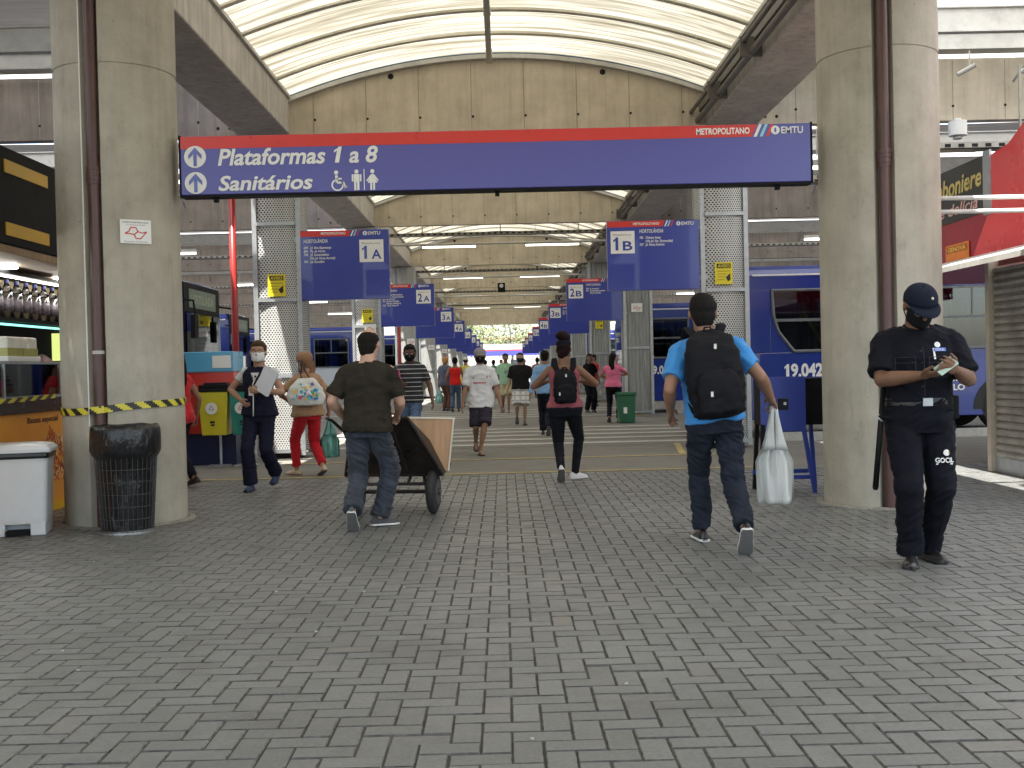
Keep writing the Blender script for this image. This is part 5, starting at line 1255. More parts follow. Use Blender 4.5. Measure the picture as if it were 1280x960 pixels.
# ------------------------------------------------------------------ candy kiosk (right)
XR = 5.62
kc = thing('candy_kiosk', 'candy kiosk with red and black fascia and rolled down grey shutter, right edge', 'kiosk', (XR + 1.5, 11.5, 0))
M_kred = mat('kiosk_red', (.66, .035, .04), .28, var=.05, vs=1, spec=.5, coat=.5); M_mar = mat('kiosk_maroon', (.30, .012, .03), .35, var=.06)
g = MB(); g.bx(XR, XR + 3, 12.92, 17.0, 3.0, 3.66); g.build('name_board', mat('board_black', (.035, .036, .034), .45, var=.2), kc)
g = MB(); g.bx(XR + .01, XR + 3, 12.9, 17.0, 2.43, 2.998); g.build('lower_fascia', M_mar, kc)
g = MB(); g.prism([(8.5, 2.43), (13.35, 2.43), (12.76, 3.05), (12.76, 3.62), (12.3, 3.66), (11.6, 3.95), (8.5, 3.95)], (XR - .02, 0, 0), (0, 1, 0), (0, 0, 1), .03, 0); g.build('red_fascia', M_kred, kc)
g = MB(); g.bx(XR - .04, XR - .015, 12.74, 12.92, 2.95, 3.68); g.build('silver_trim', M_steel, kc)
g = MB()
for q in (0, .12): g.prism([(11.9 - q, 2.45), (11.93 - q, 2.45), (11.5 - q, 3.2), (11.47 - q, 3.2)], (XR - .024, 0, 0), (0, 1, 0), (0, 0, 1), .006, 0)
g.build('fascia_groove', M_mar, kc)
fc = Face((XR, 17.0, 3.0), (0, -1, 0), (0, 0, 1))
g = MB(); fc.text(g, 'Bomboniere', 2.12, .33, .22, 1.84, 0, .006, shear=.15, bold=.02); fc.text(g, 'Bomboniere', 2.105, .32, .22, 1.84, 1, .004, shear=.15, bold=.03)
g.build('lettering', [mat('gold_letters', (.75, .62, .22), .3, .4), mat('gold_dark', (.12, .09, .02), .4)], kc)
g = MB(); fc.text(g, 'que delícia', 2.35, .08, .14, 1.5, 0, .006, shear=.25, bold=.01); g.build('lettering', [mat('letters_rose', (.75, .45, .42), .4)], kc)
g = MB(); fc2 = Face((XR, 14.3, 2.45), (0, -1, 0), (0, 0, 1)); g.bx(XR - .008, XR, 13.42, 14.12, 2.44, 2.72); ps = g.build('poster', mat('poster_orange', (.75, .22, .03), .4), kc)
g = MB(); fc2.rect(g, .22, .17, .84, .25, 1, .010); fc2.text(g, 'GENOVA', .26, .182, .055, .54, 0, .012, bold=.02)
fc2.text(g, '~~~', .26, .05, .05, .5, 1, .010); g.build('lettering', [mat('poster_yellow', (.8, .5, .1)), mat('poster_brown', (.35, .10, .02))], ps)
g = MB(); zz = []; n = 26
for i in range(n):
    z = .16 + 2.2 * i / n; zz += [(0, z), (.030, z + .012), (.034, z + .05), (0, z + .078)]
vs = []; 
for dx, z in zz: vs += [(XR + .06 - dx, 12.86, z), (XR + .06 - dx + .10, 9.0, z)]
g.add(vs, [(2 * i, 2 * i + 1, 2 * i + 3, 2 * i + 2) for i in range(len(zz) - 1)])
g.build('roller_shutter', mat('shutter_grey', (.38, .36, .33), .45, .35, var=.25, vs=5, dirt_amt=.35), kc)
g = MB(); g.bx(XR + .03, XR + .07, 9.0, 12.86, .0, .17); g.build('shutter_foot', M_steel, kc)
g = MB(); g.bx(XR - .02, XR + .12, 12.86, 12.96, 0, 2.45); g.build('guide_post', mat('post_beige', (.50, .44, .36), .5, .2), kc)
g = MB(); g.bx(XR + .1, XR + 3, 9.0, 12.86, 0, 2.43); g.build('kiosk_wall', mat('kiosk_wall_grey', (.2, .2, .19), .6), kc)
g = MB(); g.prism([(-.55, .0), (.0, .12), (.0, .22), (-.55, .06)], (XR + .0, 9.0, 2.3), (1, 0, 0), (0, 0, 1), -5.2, 0); g.build('awning_shelf', M_lsteel, kc)
r = thing('rail', 'pair of white horizontal rails fixed to the right round column before the candy kiosk', 'rail', (4.1, 10.7, 2.7))
g = MB()
for px in (248, 265): p = at(1180, px, 10.7); g.cyl((4.0, 10.7, p.z), (9, 10.7, p.z), .022, n=10)
g.build('tube', mat('rail_white', (.82, .82, .80), .35), r, True)
# pendant lamp, tray and tube over the right side
p = at(1197, 160, 17.25); r = thing('pendant_lamp', 'white cylindrical lamp hanging under the beam right of the right round column', 'lamp', p)
g = MB(); g.cyl((p.x, p.y, p.z - .12), (p.x, p.y, p.z + .10), .135, .14, n=24); g.cyl((p.x, p.y, p.z + .10), (p.x, p.y, 4.99), .05, n=10); g.build('housing', M_white, r); g = MB(); g.cyl((p.x, p.y, p.z - .17), (p.x, p.y, p.z - .12), .07, n=14); g.build('lens', M_lsteel, r)
p = at(1180, 180, 13.2); tray(p.x - .2, 12, p.y, p.z - .06, 'perforated cable tray right of the right round column, above the candy kiosk')
p = at(1197, 187, 13.4); r = thing('strip_light', 'unlit strip light under the tray above the candy kiosk', 'light', p); g = MB(); g.bx(p.x - .35, p.x + .25, p.y, p.y + .1, p.z - .02, p.z + .03); g.build('fitting', M_lsteel, r, bevel=.01)
for (px, py, L2) in ((1207, 88, .22), (1285, 85, .2)):
    p = at(px, py, 16.6); r = thing('spotlight', 'small spotlight on the upper wall right of the right round column, %s one' % ('inner' if px < 1250 else 'outer'), 'light', p, 'spotlights on the right wall'); g = MB(); g.cyl(p + V((-.12, 0, -.06)), p + V((.12, -.05, .06)), .035, n=12); g.cyl(p + V((.06, 0, .05)), p + V((.06, 0, .3)), .01, n=6); g.build('housing', M_lsteel, r)

# ------------------------------------------------------------------ hand cart
r = thing('hand_cart', 'black steel two wheeled hand cart pushed by the balding man', 'cart', (-.95, 10.4, 0)); M_cart = mat('cart_black', (.022, .018, .016), .5, .4, var=.5, vs=9, dirt=(.10, .045, .025), dirt_amt=.5)
cx, cy = -1.03, 10.35; ang = Matrix.Rotation(R(-8), 3, 'Z'); O = V((cx, cy, 0))
def cp(x, y, z): return O + ang @ V((x, y, z))
ax = .205
for s in (-1, 1):
    g = MB(); a, b_ = cp(s * .36 - .04, 0, ax), cp(s * .36 + .04, 0, ax)
    for q, rr_ in ((0, .185), (.25, .205), (.75, .205)): pass
    d = (b_ - a); rings = []; u = d.normalized(); e1 = V((0, 0, 1)); e2 = u.cross(e1)
    for t, rr_ in ((-.05, .12), (0.0, .165), (.12, .19), (.3, .204), (.5, .207), (.7, .204), (.88, .19), (1.0, .165), (1.05, .12)):
        rings.append([a + d * t + (e1 * math.cos(2 * math.pi * i / 36) + e2 * math.sin(2 * math.pi * i / 36)) * rr_ for i in range(36)])
    g.loft(rings); wh = g.build('wheel', M_rub, r, True)
    g = MB(); g.cyl(a - d * .08, b_ + d * .08, .115, n=24); g.cyl(a - d * .4, b_ + d * .4, .03, n=12); g.build('rim', mat('rim_grey', (.10, .10, .11), .5, .5), wh)
g = MB(); g.cyl(cp(-.36, 0, ax), cp(.36, 0, ax), .018, n=8)
g.cyl(cp(-.33, 0, ax + .07), cp(.33, 0, ax + .07), .02, n=4)
for s in (-1, 1):
    g.cyl(cp(s * .30, 0, ax), cp(s * .26, .05, ax + .17), .016, n=6); g.cyl(cp(s * .12, 0, ax + .07), cp(s * .16, .03, ax + .17), .014, n=6)
g.build('axle_frame', M_cart, r)
# inclined bed seen from behind, with side walls running forward
bl, br_, tr, tl = (-.46, -.02, .36), (.46, -.02, .36), (.20, -.30, .90), (-.30, -.30, .90)
fwd = V((0, .62, .18))
g = MB()
def slab(p, q, s_, t, th=.012):
    pts = [cp(*x) for x in (p, q, s_, t)]; nn = (pts[1] - pts[0]).cross(pts[3] - pts[0]).normalized() * th
    g.add(pts + [x + nn for x in pts], [(3, 2, 1, 0), (4, 5, 6, 7), (0, 1, 5, 4), (1, 2, 6, 5), (2, 3, 7, 6), (3, 0, 4, 7)])
slab(bl, br_, tr, tl)
f3 = lambda p: (p[0] * .9, p[1] + (.5 if p[2] > .5 else .62), (.62 if p[2] > .5 else .40))
slab(bl, tl, f3(tl), f3(bl)); slab(tr, br_, f3(br_), f3(tr)); slab(br_, bl, f3(bl), f3(br_))
g.build('tray', M_cart, r)
g = MB()
def bar(p, q, rad=.011): g.cyl(cp(*p), cp(*q), rad, n=6)
for p, q in ((bl, tl), (br_, tr), (tl, tr), (bl, br_)): bar((p[0], p[1] - .012, p[2]), (q[0], q[1] - .012, q[2]), .014)
bar((-.1, -.34, .9), (.24, -.03, .40)); bar((.0, -.22, .66), (.12, -.27, .78)); bar((.08, -.14, .5), (.26, -.2, .62)); bar((.10, -.2, .68), (.14, -.1, .52)); bar((-.35, -.16, .6), (.3, -.16, .62), .009)
g.build('brace', M_cart, r)
g = MB()
for s, x in ((-1, -.42), (1, .02)): g.tube([cp(x + .12, -.12, .42), cp(x + .05, -.33, .78), cp(x, -.55, .90), cp(x - .01, -.66, .92)], .015, 8)
g.build('handle', M_cart, r)
r = thing('plywood_sheet', 'plywood sheet with pale edges standing in the hand cart', 'board', cp(.3, .1, .4))
A = cp(.20, .10, .36); 
g = MB(); u = ang @ V((.99, .12, 0)); v = ang @ V((.0, .10, .995))
g.prism([(-.15, .05), (.285, .02), (.335, .50), (-.15, .52)], A, u, v, .016, 0); g.build('sheet', mat('plywood', (.50, .30, .17), .6, var=.18, vs=4, stretch=(6, 1, .6), bump=.2), r)
g = MB(); fcp = Face(A, u, v)
for p, q in (((.278, .02), (.328, .50)), ((.335, .51), (-.15, .528))): g.prism([(p[0] - .0, p[1]), (p[0] + .014, p[1]), (q[0] + .014, q[1] + (.0 if q[0] > 0 else .012)), (q[0], q[1] - (.0 if q[0] > 0 else .0))] if q[0] > 0 else [(p[0] + .012, p[1] - .012), (p[0] + .012, p[1] + .006), (q[0], q[1] + .006), (q[0], q[1] - .012)], A + V((0, -.004, 0)), u, v, .022, 0)
g.build('edge_strip', mat('edge_pale', (.72, .66, .54), .5), r)

# litter crumbs on the paving
rnd = random.Random(21); M_lit = mat('litter_pale', (.42, .40, .36), .7)
for i, (px, py) in enumerate(((118, 703), (64, 716), (345, 740), (455, 740), (395, 790), (78, 814), (98, 838), (505, 735), (822, 728), (783, 855), (665, 924), (628, 719), (790, 612), (1190, 640), (1010, 668), (735, 600))):
    p = gp(px, py); g = MB(); s_ = rnd.uniform(.005, .011); g.loft([[p + V((math.cos(a) * s_ * rnd.uniform(.6, 1.3), math.sin(a) * s_ * rnd.uniform(.5, 1), z)) for a in (0, 1, 2, 3, 4, 5)] for z in (.0, .006)])
    tag(g.build('litter', M_lit, origin=p), 'tiny pale scrap of litter on the grey block paving', 'litter', 'litter scraps on the paving')

# ------------------------------------------------------------------ trees and what lies beyond the terminal
M_leaf = mat('leaf', (.12, .15, .05), .6, var=.45, vs=1.2); M_leaf2 = mat('leaf_light', (.16, .17, .06), .6, var=.4, vs=1.2); M_bark = mat('bark', (.12, .09, .065), .9, var=.3)
def tree(x, y, h, rad, label, seed, mt=None, n=2600):
    rn = random.Random(seed); r = thing('tree', label, 'tree', (x, y, 0), 'trees beyond the terminal')
    g = MB(); g.chain([V((x, y, 0)), V((x + .1, y, h * .3)), V((x - .05, y, h * .55))], [.22, .16, .11], n=10)
    cl = []
    for i in range(16):
        a = rn.uniform(0, 6.28); q = rn.uniform(.2, 1) * rad; z = h * rn.uniform(.45, .98); q *= (1.15 - abs(z / h - .65) * 1.3)
        c = V((x + q * math.cos(a), y + q * math.sin(a), z)); cl.append((c, rn.uniform(.55, 1.1) * rad * .42)); g.chain([V((x, y, h * .35)), c], [.08, .02], n=6)
    g.build('trunk', M_bark, r, True); g = MB()
    for i in range(n):
        c, rr_ = rn.choice(cl); d = V((rn.gauss(0, 1), rn.gauss(0, 1), rn.gauss(0, .75))); d.normalize(); p = c + d * rr_ * rn.uniform(.55, 1.05)
        s_ = rn.uniform(.10, .22); u = V((rn.gauss(0, 1), rn.gauss(0, 1), rn.gauss(0, .5))).normalized(); w = u.orthogonal().normalized() * s_ * .6; u = u * s_
        g.quad(p - u, p + w, p + u, p - w, 0 if rn.random() < .6 else 1)
    g.build('crown', [mt or M_leaf, M_leaf2], r)
TL = ['rounded leafy tree beyond the far end of the terminal, left of the axis', 'pale green tree in the middle beyond the far end of the terminal', 'leafy tree beyond the far end of the terminal, right of the axis', 'tree far left beyond the bus lanes', 'tree far right beyond the bus lanes', 'tall tree far behind the right bus lanes']
for i, (x, y, h, rad) in enumerate(((-6.5, 150, 8.5, 5.0), (1.2, 158, 9.5, 5.4), (8.5, 148, 8.0, 4.8), (-26, 60, 8, 4), (27, 40, 8, 4), (30, 62, 10, 4.5))): tree(x, y, h, rad, TL[i], 40 + i)
r = thing('far_beam', 'far concrete beam over the blue sign at the other end of the terminal', 'beam', (0, 135.4, 3.47)); g = MB(); g.bx(-18, 18, 135.2, 135.8, 3.47, 4.15); g.build('lintel', M_conc, r)
for x in (-3.5, 3.5): g = MB(); g.cyl((x * 2.2, 135.6, 0), (x * 2.2, 135.6, 3.47), .5, n=24); g.build('post', M_col, r)
# low buildings closing the view far to both sides
for i, (x, y, w, h, lb) in enumerate(((-48, 50, 20, 6, 'pale low building far left behind the bus lanes'), (46, 36, 16, 5, 'pale low building far right behind the bus lanes'), (2, 190, 90, 6, 'pale low building far beyond the end of the terminal'))):
    r = thing('low_building', lb, 'building', (x, y, 0)); g = MB(); g.bx(x - w / 2, x + w / 2, y, y + 14, 0, h); g.build('wall', mat('render_pale', (.55, .52, .45), .8), r)
    g = MB(); g.bx(x - w / 2 - .4, x + w / 2 + .4, y - .5, y + 14.5, h, h + .4); g.build('roof', mat('roof_tile', (.32, .14, .09), .8), r)
    for q in range(5):
        xx = x - w / 2 + w * (q + .5) / 5; g = MB(); g.bx(xx - .8, xx + .8, y - .03, y + .02, 1.2, 2.6); g.build('window', mat('window_dark', (.05, .06, .07), .1), r)
# ------------------------------------------------------------------ the people
def cloth(name, col, **k): return mat(name, col, k.pop('rough', .85), var=k.pop('var', .10), vs=k.pop('vs', 7), bump=.35, bs=k.pop('bs', 260), sheen=(.0 if max(col) < .06 else .12), spec=.15, **k)
def striped(name, base, line, freq, width, axis=2, base2=None):
    m, nt, out = nodes(name); b = nt.nodes.new('ShaderNodeBsdfPrincipled'); L(nt, b.outputs[0], out.inputs[0]); b.inputs['Roughness'].default_value = .85
    tc = nt.nodes.new('ShaderNodeTexCoord'); sx = nt.nodes.new('ShaderNodeSeparateXYZ'); L(nt, tc.outputs['Object'], sx.inputs[0])
    f = math_n(nt, 'LESS_THAN', math_n(nt, 'FRACT', math_n(nt, 'MULTIPLY', sx.outputs[axis], freq)), width)
    c = mixc(nt, f, base, line)
    if base2: c = mixc(nt, math_n(nt, 'LESS_THAN', math_n(nt, 'FRACT', math_n(nt, 'MULTIPLY', sx.outputs[0], freq * .9)), width), c, base2)
    L(nt, c, b.inputs['Base Color']); return m
BLK = (.010, .009, .009); DBR = (.03, .018, .010)
SW = cloth('shoe_white', (.70, .70, .70), rough=.6); SB = mat('shoe_black', (.015, .015, .016), .3, var=.1); SOLE_W = mat('sole_white', (.72, .72, .70), .6); SOLE_B = mat('sole_black', (.02, .02, .02), .7); pass
jeans = cloth('denim_dark', (.020, .025, .038), var=.35, vs=5); denim = cloth('denim_mid', (.07, .11, .19), var=.4, vs=5); denim_g = cloth('denim_grey', (.042, .050, .066), var=.45, vs=5)

def bag_mesh(J, top, w, d, h, mats, name, label, cat, fold=.02, tw=.35, hz=.32, group=None, rot=0, seed=1):
    """carrier bag hanging from the hand at local point top"""
    r = held(name, label, cat, J, (top[0], top[1], top[2] - hz - h)); M = J['M']; o = V(top); g = MB(); rings = []; q = Matrix.Rotation(R(rot), 3, 'Z')
    for t in range(15):
        u = t / 14; z = -hz - h * u; s = .42 + .58 * min(1, u * 3.6) ** .6; s *= 1 - .1 * max(0, u - .9) * 10 * .3; rr = []
        for i in range(40):
            a = 2 * math.pi * i / 40; ca, sa = math.cos(a), math.sin(a)
            fx = math.copysign(abs(ca) ** .7, ca) * w / 2 * s; fy = math.copysign(abs(sa) ** .8, sa) * d / 2 * (.35 + .65 * min(1, u * 1.5))
            n_ = (noise.noise(V((ca * 4 + seed, sa * 4, u * 1.2))) + .8 * noise.noise(V((ca * 11 + seed, sa * 11, u * .9)))) * fold * 1.3; rr.append(o + q @ V((fx * (1 + n_ * 1.4), fy + n_ * 1.1, z + .012 * noise.noise(V((ca * 3, sa * 3, seed))))))
        rings.append(rr)
    g.loft(rings); g.xf(M); g.build('bag_body', mats, r, True)
    g = MB()
    for sx in (-1, 1):
        for sy in (-1, 1):
            rr = []
            for t in range(8):
                u = t / 7; c = o + q @ V((sx * (w * .13 * u + .010), sy * (.012 + d * .15 * u), -hz * u * 1.10)); ww = (.014 + .034 * u * u)
                rr.append([c + q @ V((ww * math.cos(a), .008 * math.sin(a), 0)) for a in [2 * math.pi * i / 10 for i in range(10)]])
            g.loft(rr)
    g.xf(M); g.build('bag_handle', mats, r, True)
    return r
def backpack(J, label, m, w=.30, h=.46, d=.15, z=1.22, y=-.17, group=None):
    r = held('backpack', label, 'backpack', J, (0, y - .05, z - h / 2)); M = J['M']; k = J['k']; T = J['tilt']
    def tp(x, yy, zz): return J['P'] + T @ (V((x, yy, zz)) - V((0, 0, J['P'].z)))
    g = MB(); rings = []
    for t, sx, sy in ((0, .70, .55), (.04, .90, .85), (.2, 1.0, 1.0), (.5, 1.0, 1.0), (.75, .95, .85), (.9, .80, .6), (.97, .55, .35), (1, .3, .2)):
        c = tp(0, y - d * .5 * sy + .02, z - h / 2 + h * t); rings.append(sring(c, w / 2 * sx, d / 2 * sy, T, 3.2, 28))
    g.loft(rings); g.xf(M); o0 = ORIG[r.name]; g.v = [p - o0 for p in g.v]; put('pack_body', remeshed(g, .009, 'pack', m, 3, .006), r)
    g = MB(); rings = []
    for t, sx, sy in ((0, .6, .5), (.08, .85, .9), (.5, .9, 1.0), (.85, .8, .8), (1, .5, .3)):
        c = tp(0, y - d * .93, z - h * .46 + h * .5 * t); rings.append(sring(c, w / 2 * .86 * sx, .055 * sy, T, 3, 24))
    g.loft(rings); g.xf(M); g.v = [p - o0 for p in g.v]; put('front_pocket', remeshed(g, .009, 'pocket', m, 3, .005), r)
    g = MB()
    for s in (-1, 1):
        sh = .112 * k; pts = [tp(s * .07, y + .02, z + h * .40), tp(s * sh, -.075, z + h * .5 + .02), tp(s * sh * 1.03, -.02, 1.505 * k), tp(s * sh * 1.05, .06, 1.47 * k), tp(s * sh * 1.12, .135, 1.36 * k), tp(s * .15 * k, .125, 1.2 * k), tp(s * .175 * k, .0, 1.06 * k), tp(s * w * .42, y - .02, z - h * .42)]
        rr = []
        P2 = []
        for i in range(len(pts) - 1):
            for q in range(5): P2.append(pts[i].lerp(pts[i + 1], q / 5))
        P2.append(pts[-1])
        for _ in range(3): P2 = [P2[0]] + [(P2[i - 1] + P2[i] * 2 + P2[i + 1]) / 4 for i in range(1, len(P2) - 1)] + [P2[-1]]
        for i, p in enumerate(P2):
            a = (P2[min(i + 1, len(P2) - 1)] - P2[max(0, i - 1)]).normalized(); u = V((1, 0, 0)); u = (u - a * u.dot(a)).normalized(); n_ = a.cross(u)
            ww = .032 if i < len(P2) * .6 else .014
            rr.append([p + u * ww * math.cos(t) + n_ * .008 * math.sin(t) for t in [2 * math.pi * q / 10 for q in range(10)]])
        g.loft(rr)
    g.xf(M); g.build('strap', m, r, True)
    g = MB(); g.tube([tp(-.03, y - .01, z + h * .47), tp(-.02, y - .02, z + h * .53), tp(.02, y - .02, z + h * .53), tp(.03, y - .01, z + h * .47)], .008, 6); g.xf(M); g.build('grab_loop', m, r, True)
    g = MB(); g.box(tp(.01, y - d * .80, z + h * .30), (.018, .004, .035)); g.xf(M); g.build('label_patch', SOLE_W, r); g = MB(); g.box(tp(-.07, y - d * 1.26, z - h * .22), (.016, .006, .035)); g.xf(M); g.build('label_patch', SOLE_W, r)
    return r

# --- security guard, right
navy = cloth('uniform_navy', (.006, .0065, .011), var=.2)
r, J = human('guard in dark navy uniform and cap by the right round column, looking at a phone', 2.69, 7.25, 172, H=1.84, build=1.16, skin=(.17, .085, .05), vox=.0075,
    hip=-.005, lean=(.02, -.03), head=(8, 34), legL=(-.06, -.10, 0, 18, 0), legR=(.09, .10, 0, -12, 0),
    handL=(-.15, .33, 1.25), elL=(-.55, -.5, -.6), handR=(.05, .33, 1.22), elR=(.8, -.4, -.4), palmR=(-.25, -.1, 1), palmL=(.75, .1, .35), curlL=30, curlR=26,
    top={'m': navy, 'e': .022, 'hem': .085, 'flare': 0, 'sleeve': .86, 'sr': 1.12, 'collar': True, 'amp': .006}, pants={'m': navy, 'w': (.104, .084, .078), 'len': .985, 'e': .012, 'waist': .12, 'amp': .008},
    shoes=(SB, SOLE_B), hair=('short', BLK), mask=(.012, .012, .014), cap=(.012, .016, .03))
M = J['M']; hc, Rh, k = J['hc'], J['Rh'], J['k']
g = MB()
for sd in (-1, 1):
    g.tube([hc + Rh @ V((sd * .034 + .024 * math.cos(a), .102, .004 + .018 * math.sin(a))) for a in [2 * math.pi * i / 16 for i in range(17)]], .0018, 5); g.tube([hc + Rh @ V((sd * .058, .10, .008)), hc + Rh @ V((sd * .084, .0, .012))], .0016, 5)
worn(g, 'glasses', mat('glasses_metal', (.6, .58, .5), .25, .8), r, J)
g = MB(); P = J['P']; rr = [sring(P + V((0, 0, z)), .212, .158, None, 2.4, 30) for z in (.065, .07, .11, .115)]; g.loft(rr); worn(g, 'belt', mat('belt_black', (.012, .012, .012), .35), r, J)
g = MB(); g.box(P + V((-.02, .158, .09)), (.06, .02, .05)); worn(g, 'buckle', M_steel, r, J, False)
g = MB(); g.box(P + V((-.215, .0, .05)), (.05, .10, .15)); g.box(P + V((-.16, .10, .08)), (.05, .05, .10)); worn(g, 'pouch', M_black, r, J, False, bevel=.01)
g = MB()
for sd in (-1, 1):
    sh = J['sh' + ('L' if sd < 0 else 'R')]; g.box(sh + V((-sd * .035, -.01, .077)), (.10, .045, .007), rot=Matrix.Rotation(sd * .35, 3, 'Y'))
worn(g, 'epaulette', navy, r, J, False, bevel=.002)
M_seam = mat('seam_navy', (.022, .024, .034), .7, var=0)
def rectline(fc, g, x, z, w, h, t=.004):
    for a in ((x, z, x + w, z), (x + w, z, x + w, z + h), (x + w, z + h, x, z + h), (x, z + h, x, z)):
        for q in range(6): p0 = (a[0] + (a[2] - a[0]) * q / 6, a[1] + (a[3] - a[1]) * q / 6); p1 = (a[0] + (a[2] - a[0]) * (q + 1) / 6, a[1] + (a[3] - a[1]) * (q + 1) / 6); fc.line(g, p0, p1, t, 0, .001)
fc = Face(J['Nk'] + V((0, .15, 0)), (-1, 0, 0), (0, 0, 1)); g = MB(); y0 = fc.o.y
for s in (-1, 1): rectline(fc, g, s * .10 - .06, -.30, .12, .13); rectline(fc, g, s * .10 - .06, -.205, .12, .035)
for q in range(14): fc.line(g, (.012, -.10 - q * .025), (.012, -.125 - q * .025), .004, 0, .001)
for q in range(5): fc.disc(g, 0, -.13 - q * .075, .006, 0, .002, n=8)
drape(g, r, 'shirt', y0); worn(g, 'pocket_seam', M_seam, r, J, False)
# chest badge, leg lettering, cap mark
fc = Face(J['Nk'] + V((-.065, .142, -.155)), (-1, 0, 0), (0, 0, 1)); y0 = fc.o.y; g = MB(); fc.disc(g, .04, .062, .018, 0, .004); fc.rect(g, .01, .02, .09, .042, 1, .004); fc.line(g, (.012, .04), (.012, -.03), .012, 0, .005); fc.text(g, 'GOCIL', .02, .024, .014, .06, 0, .006); drape(g, r, 'shirt', y0); worn(g, 'badge', [M_white, mat('badge_blue', (.05, .12, .5), .4)], r, J, False)
kn = J['hpL'].lerp(J['knL'], .60); fc = Face(kn + V((.045, .112, 0)), (-1, 0, 0), (0, 0, 1)); y0 = fc.o.y; g = MB(); fc.text(g, 'GOCIL', .0, .0, .030, .115, 0, .004, bold=.03); fc.rect(g, 0.004, -.014, .11, -.006, 0, .004); fc.disc(g, .07, .062, .02, 0, .004); fc.disc(g, .077, .062, .012, 1, .006); drape(g, r, 'trousers', y0); worn(g, 'leg_lettering', [M_white, mat('badge_gold', (.5, .35, .08), .4)], r, J, False)
g = MB(); g.sph(hc + Rh @ V((-.03, .075, .088)), (.012, .008, .010)); worn(g, 'cap_badge', mat('badge_cream', (.6, .55, .4), .4), r, J)
# phone
ph = V((-.075, .405, 1.275)); pr = held('phone', 'smartphone in a pale green case held by the guard', 'phone', J, ph); g = MB(); q = Matrix.Rotation(R(35), 3, 'X') @ Matrix.Rotation(R(-12), 3, 'Y')
g.box(ph, (.072, .010, .145), rot=q @ Matrix.Rotation(R(-40), 3, 'Y')); g.xf(M); g.build('case', mat('phone_green', (.35, .48, .40), .35), pr, bevel=.004)
g = MB(); g.box(ph + (q @ V((0, -.0065, 0))), (.066, .002, .137), rot=q @ Matrix.Rotation(R(-40), 3, 'Y')); g.xf(M); g.build('screen', M_ink, pr)
# baton
bt = held('baton', 'black side handle baton hanging at the guard\'s hip', 'baton', J, V((.245, .06, .55))); g = MB(); a, b_ = V((.225, .02, 1.13)), V((.30, .10, .50)); g.cyl(a, b_, .016, .019, n=14); g.sph(b_, .019); g.sph(a, .016); g.xf(M); g.build('shaft', M_black, bt, True)
g = MB(); c = a.lerp(b_, .28); g.chain([c, c + V((-.06, .05, -.01)), c + V((-.13, .08, -.03))], [.012, .011, .014]); g.xf(M); g.build('side_handle', M_black, bt, True); g = MB(); g.tube([c + V((.0, .0, .02)), c + V((.03, .02, .0)), c + V((.0, .03, -.03))], .006); g.xf(M); g.build('ring', M_steel, bt, True)

# --- man in the blue polo, walking away
blue = cloth('polo_blue', (.055, .26, .62), var=.08)
r, J = human('man in bright blue polo and dark jeans walking away with a black backpack', 1.50, 8.0, 0, H=1.86, build=1.06, skin=(.30, .16, .10), vox=.0075,
    hip=-.03, lean=(-.10, .02), head=(-4, 2), legL=(-.045, .34, 0, 4, 0), legR=(.13, -.36, 48, -6, 0),
    handL=(-.30, .10, .98), elL=(-.3, -1, 0), handR=(.43, .10, 1.06), elR=(.0, -1, 0), palmL=(.6, -.6, 0), palmR=(-.7, -.3, -.3), curlR=42, curlL=24,
    top={'m': blue, 'e': .020, 'hem': -.03, 'sleeve': .70, 'sr': 1.08, 'collar': True, 'amp': .006}, pants={'m': jeans, 'w': (.098, .076, .068), 'len': .96, 'e': .012, 'waist': .12, 'amp': .010},
    shoes=(SB, SOLE_W), hair=('short', (.012, .010, .010)))
black_n = cloth('nylon_black', (.009, .009, .012), rough=.75)
backpack(J, 'black backpack with two shoulder straps on the man in the blue polo', black_n, w=.40, h=.62, d=.22, z=1.25, y=-.13)
def film(name, col):
    m, nt, out = nodes(name); p = nt.nodes.new('ShaderNodeBsdfPrincipled'); t = nt.nodes.new('ShaderNodeBsdfTranslucent'); mx = nt.nodes.new('ShaderNodeMixShader'); mx.inputs[0].default_value = .18
    v = coords(nt, (7, 7, .5)); c = ramp(nt, noise_n(nt, v, 3, 4), [(.3, tuple(x * .85 for x in col)), (.7, col)]); p.inputs['Roughness'].default_value = .38
    bn = nt.nodes.new('ShaderNodeBump'); bn.inputs['Strength'].default_value = .9; bn.inputs['Distance'].default_value = .012; L(nt, noise_n(nt, v, 9, 5, .65), bn.inputs['Height']); L(nt, bn.outputs[0], p.inputs['Normal'])
    L(nt, c, p.inputs['Base Color']); L(nt, c, t.inputs[0]); L(nt, p.outputs[0], mx.inputs[1]); L(nt, t.outputs[0], mx.inputs[2]); L(nt, mx.outputs[0], out.inputs[0]); return m
white_b = film('bag_white', (.80, .82, .79))
wr = J['wrR']; hp_ = wr + (J['wrR'] - J['elR']).normalized() * .085
bg = bag_mesh(J, (hp_.x + .0, hp_.y, hp_.z - .01), .27, .10, .42, white_b, 'carrier_bag', 'long white plastic carrier bag hanging from the hand of the man in blue polo', 'bag', hz=.29, seed=3, fold=.03)
wl = held('wallet', 'small black wallet in the right hand of the man in the blue polo', 'wallet', J, hp_ + V((.08, .02, .01))); g = MB(); g.box(hp_ + V((.075, .02, .0)), (.075, .02, .085), rot=Matrix.Rotation(.15, 3, 'Z')); g.xf(J['M']); g.build('leather', M_black, wl, bevel=.005); g = MB(); g.box(hp_ + V((.085, .006, .005)), (.02, .003, .02), rot=Matrix.Rotation(.15, 3, 'Z')); g.xf(J['M']); g.build('clasp', M_steel, wl)

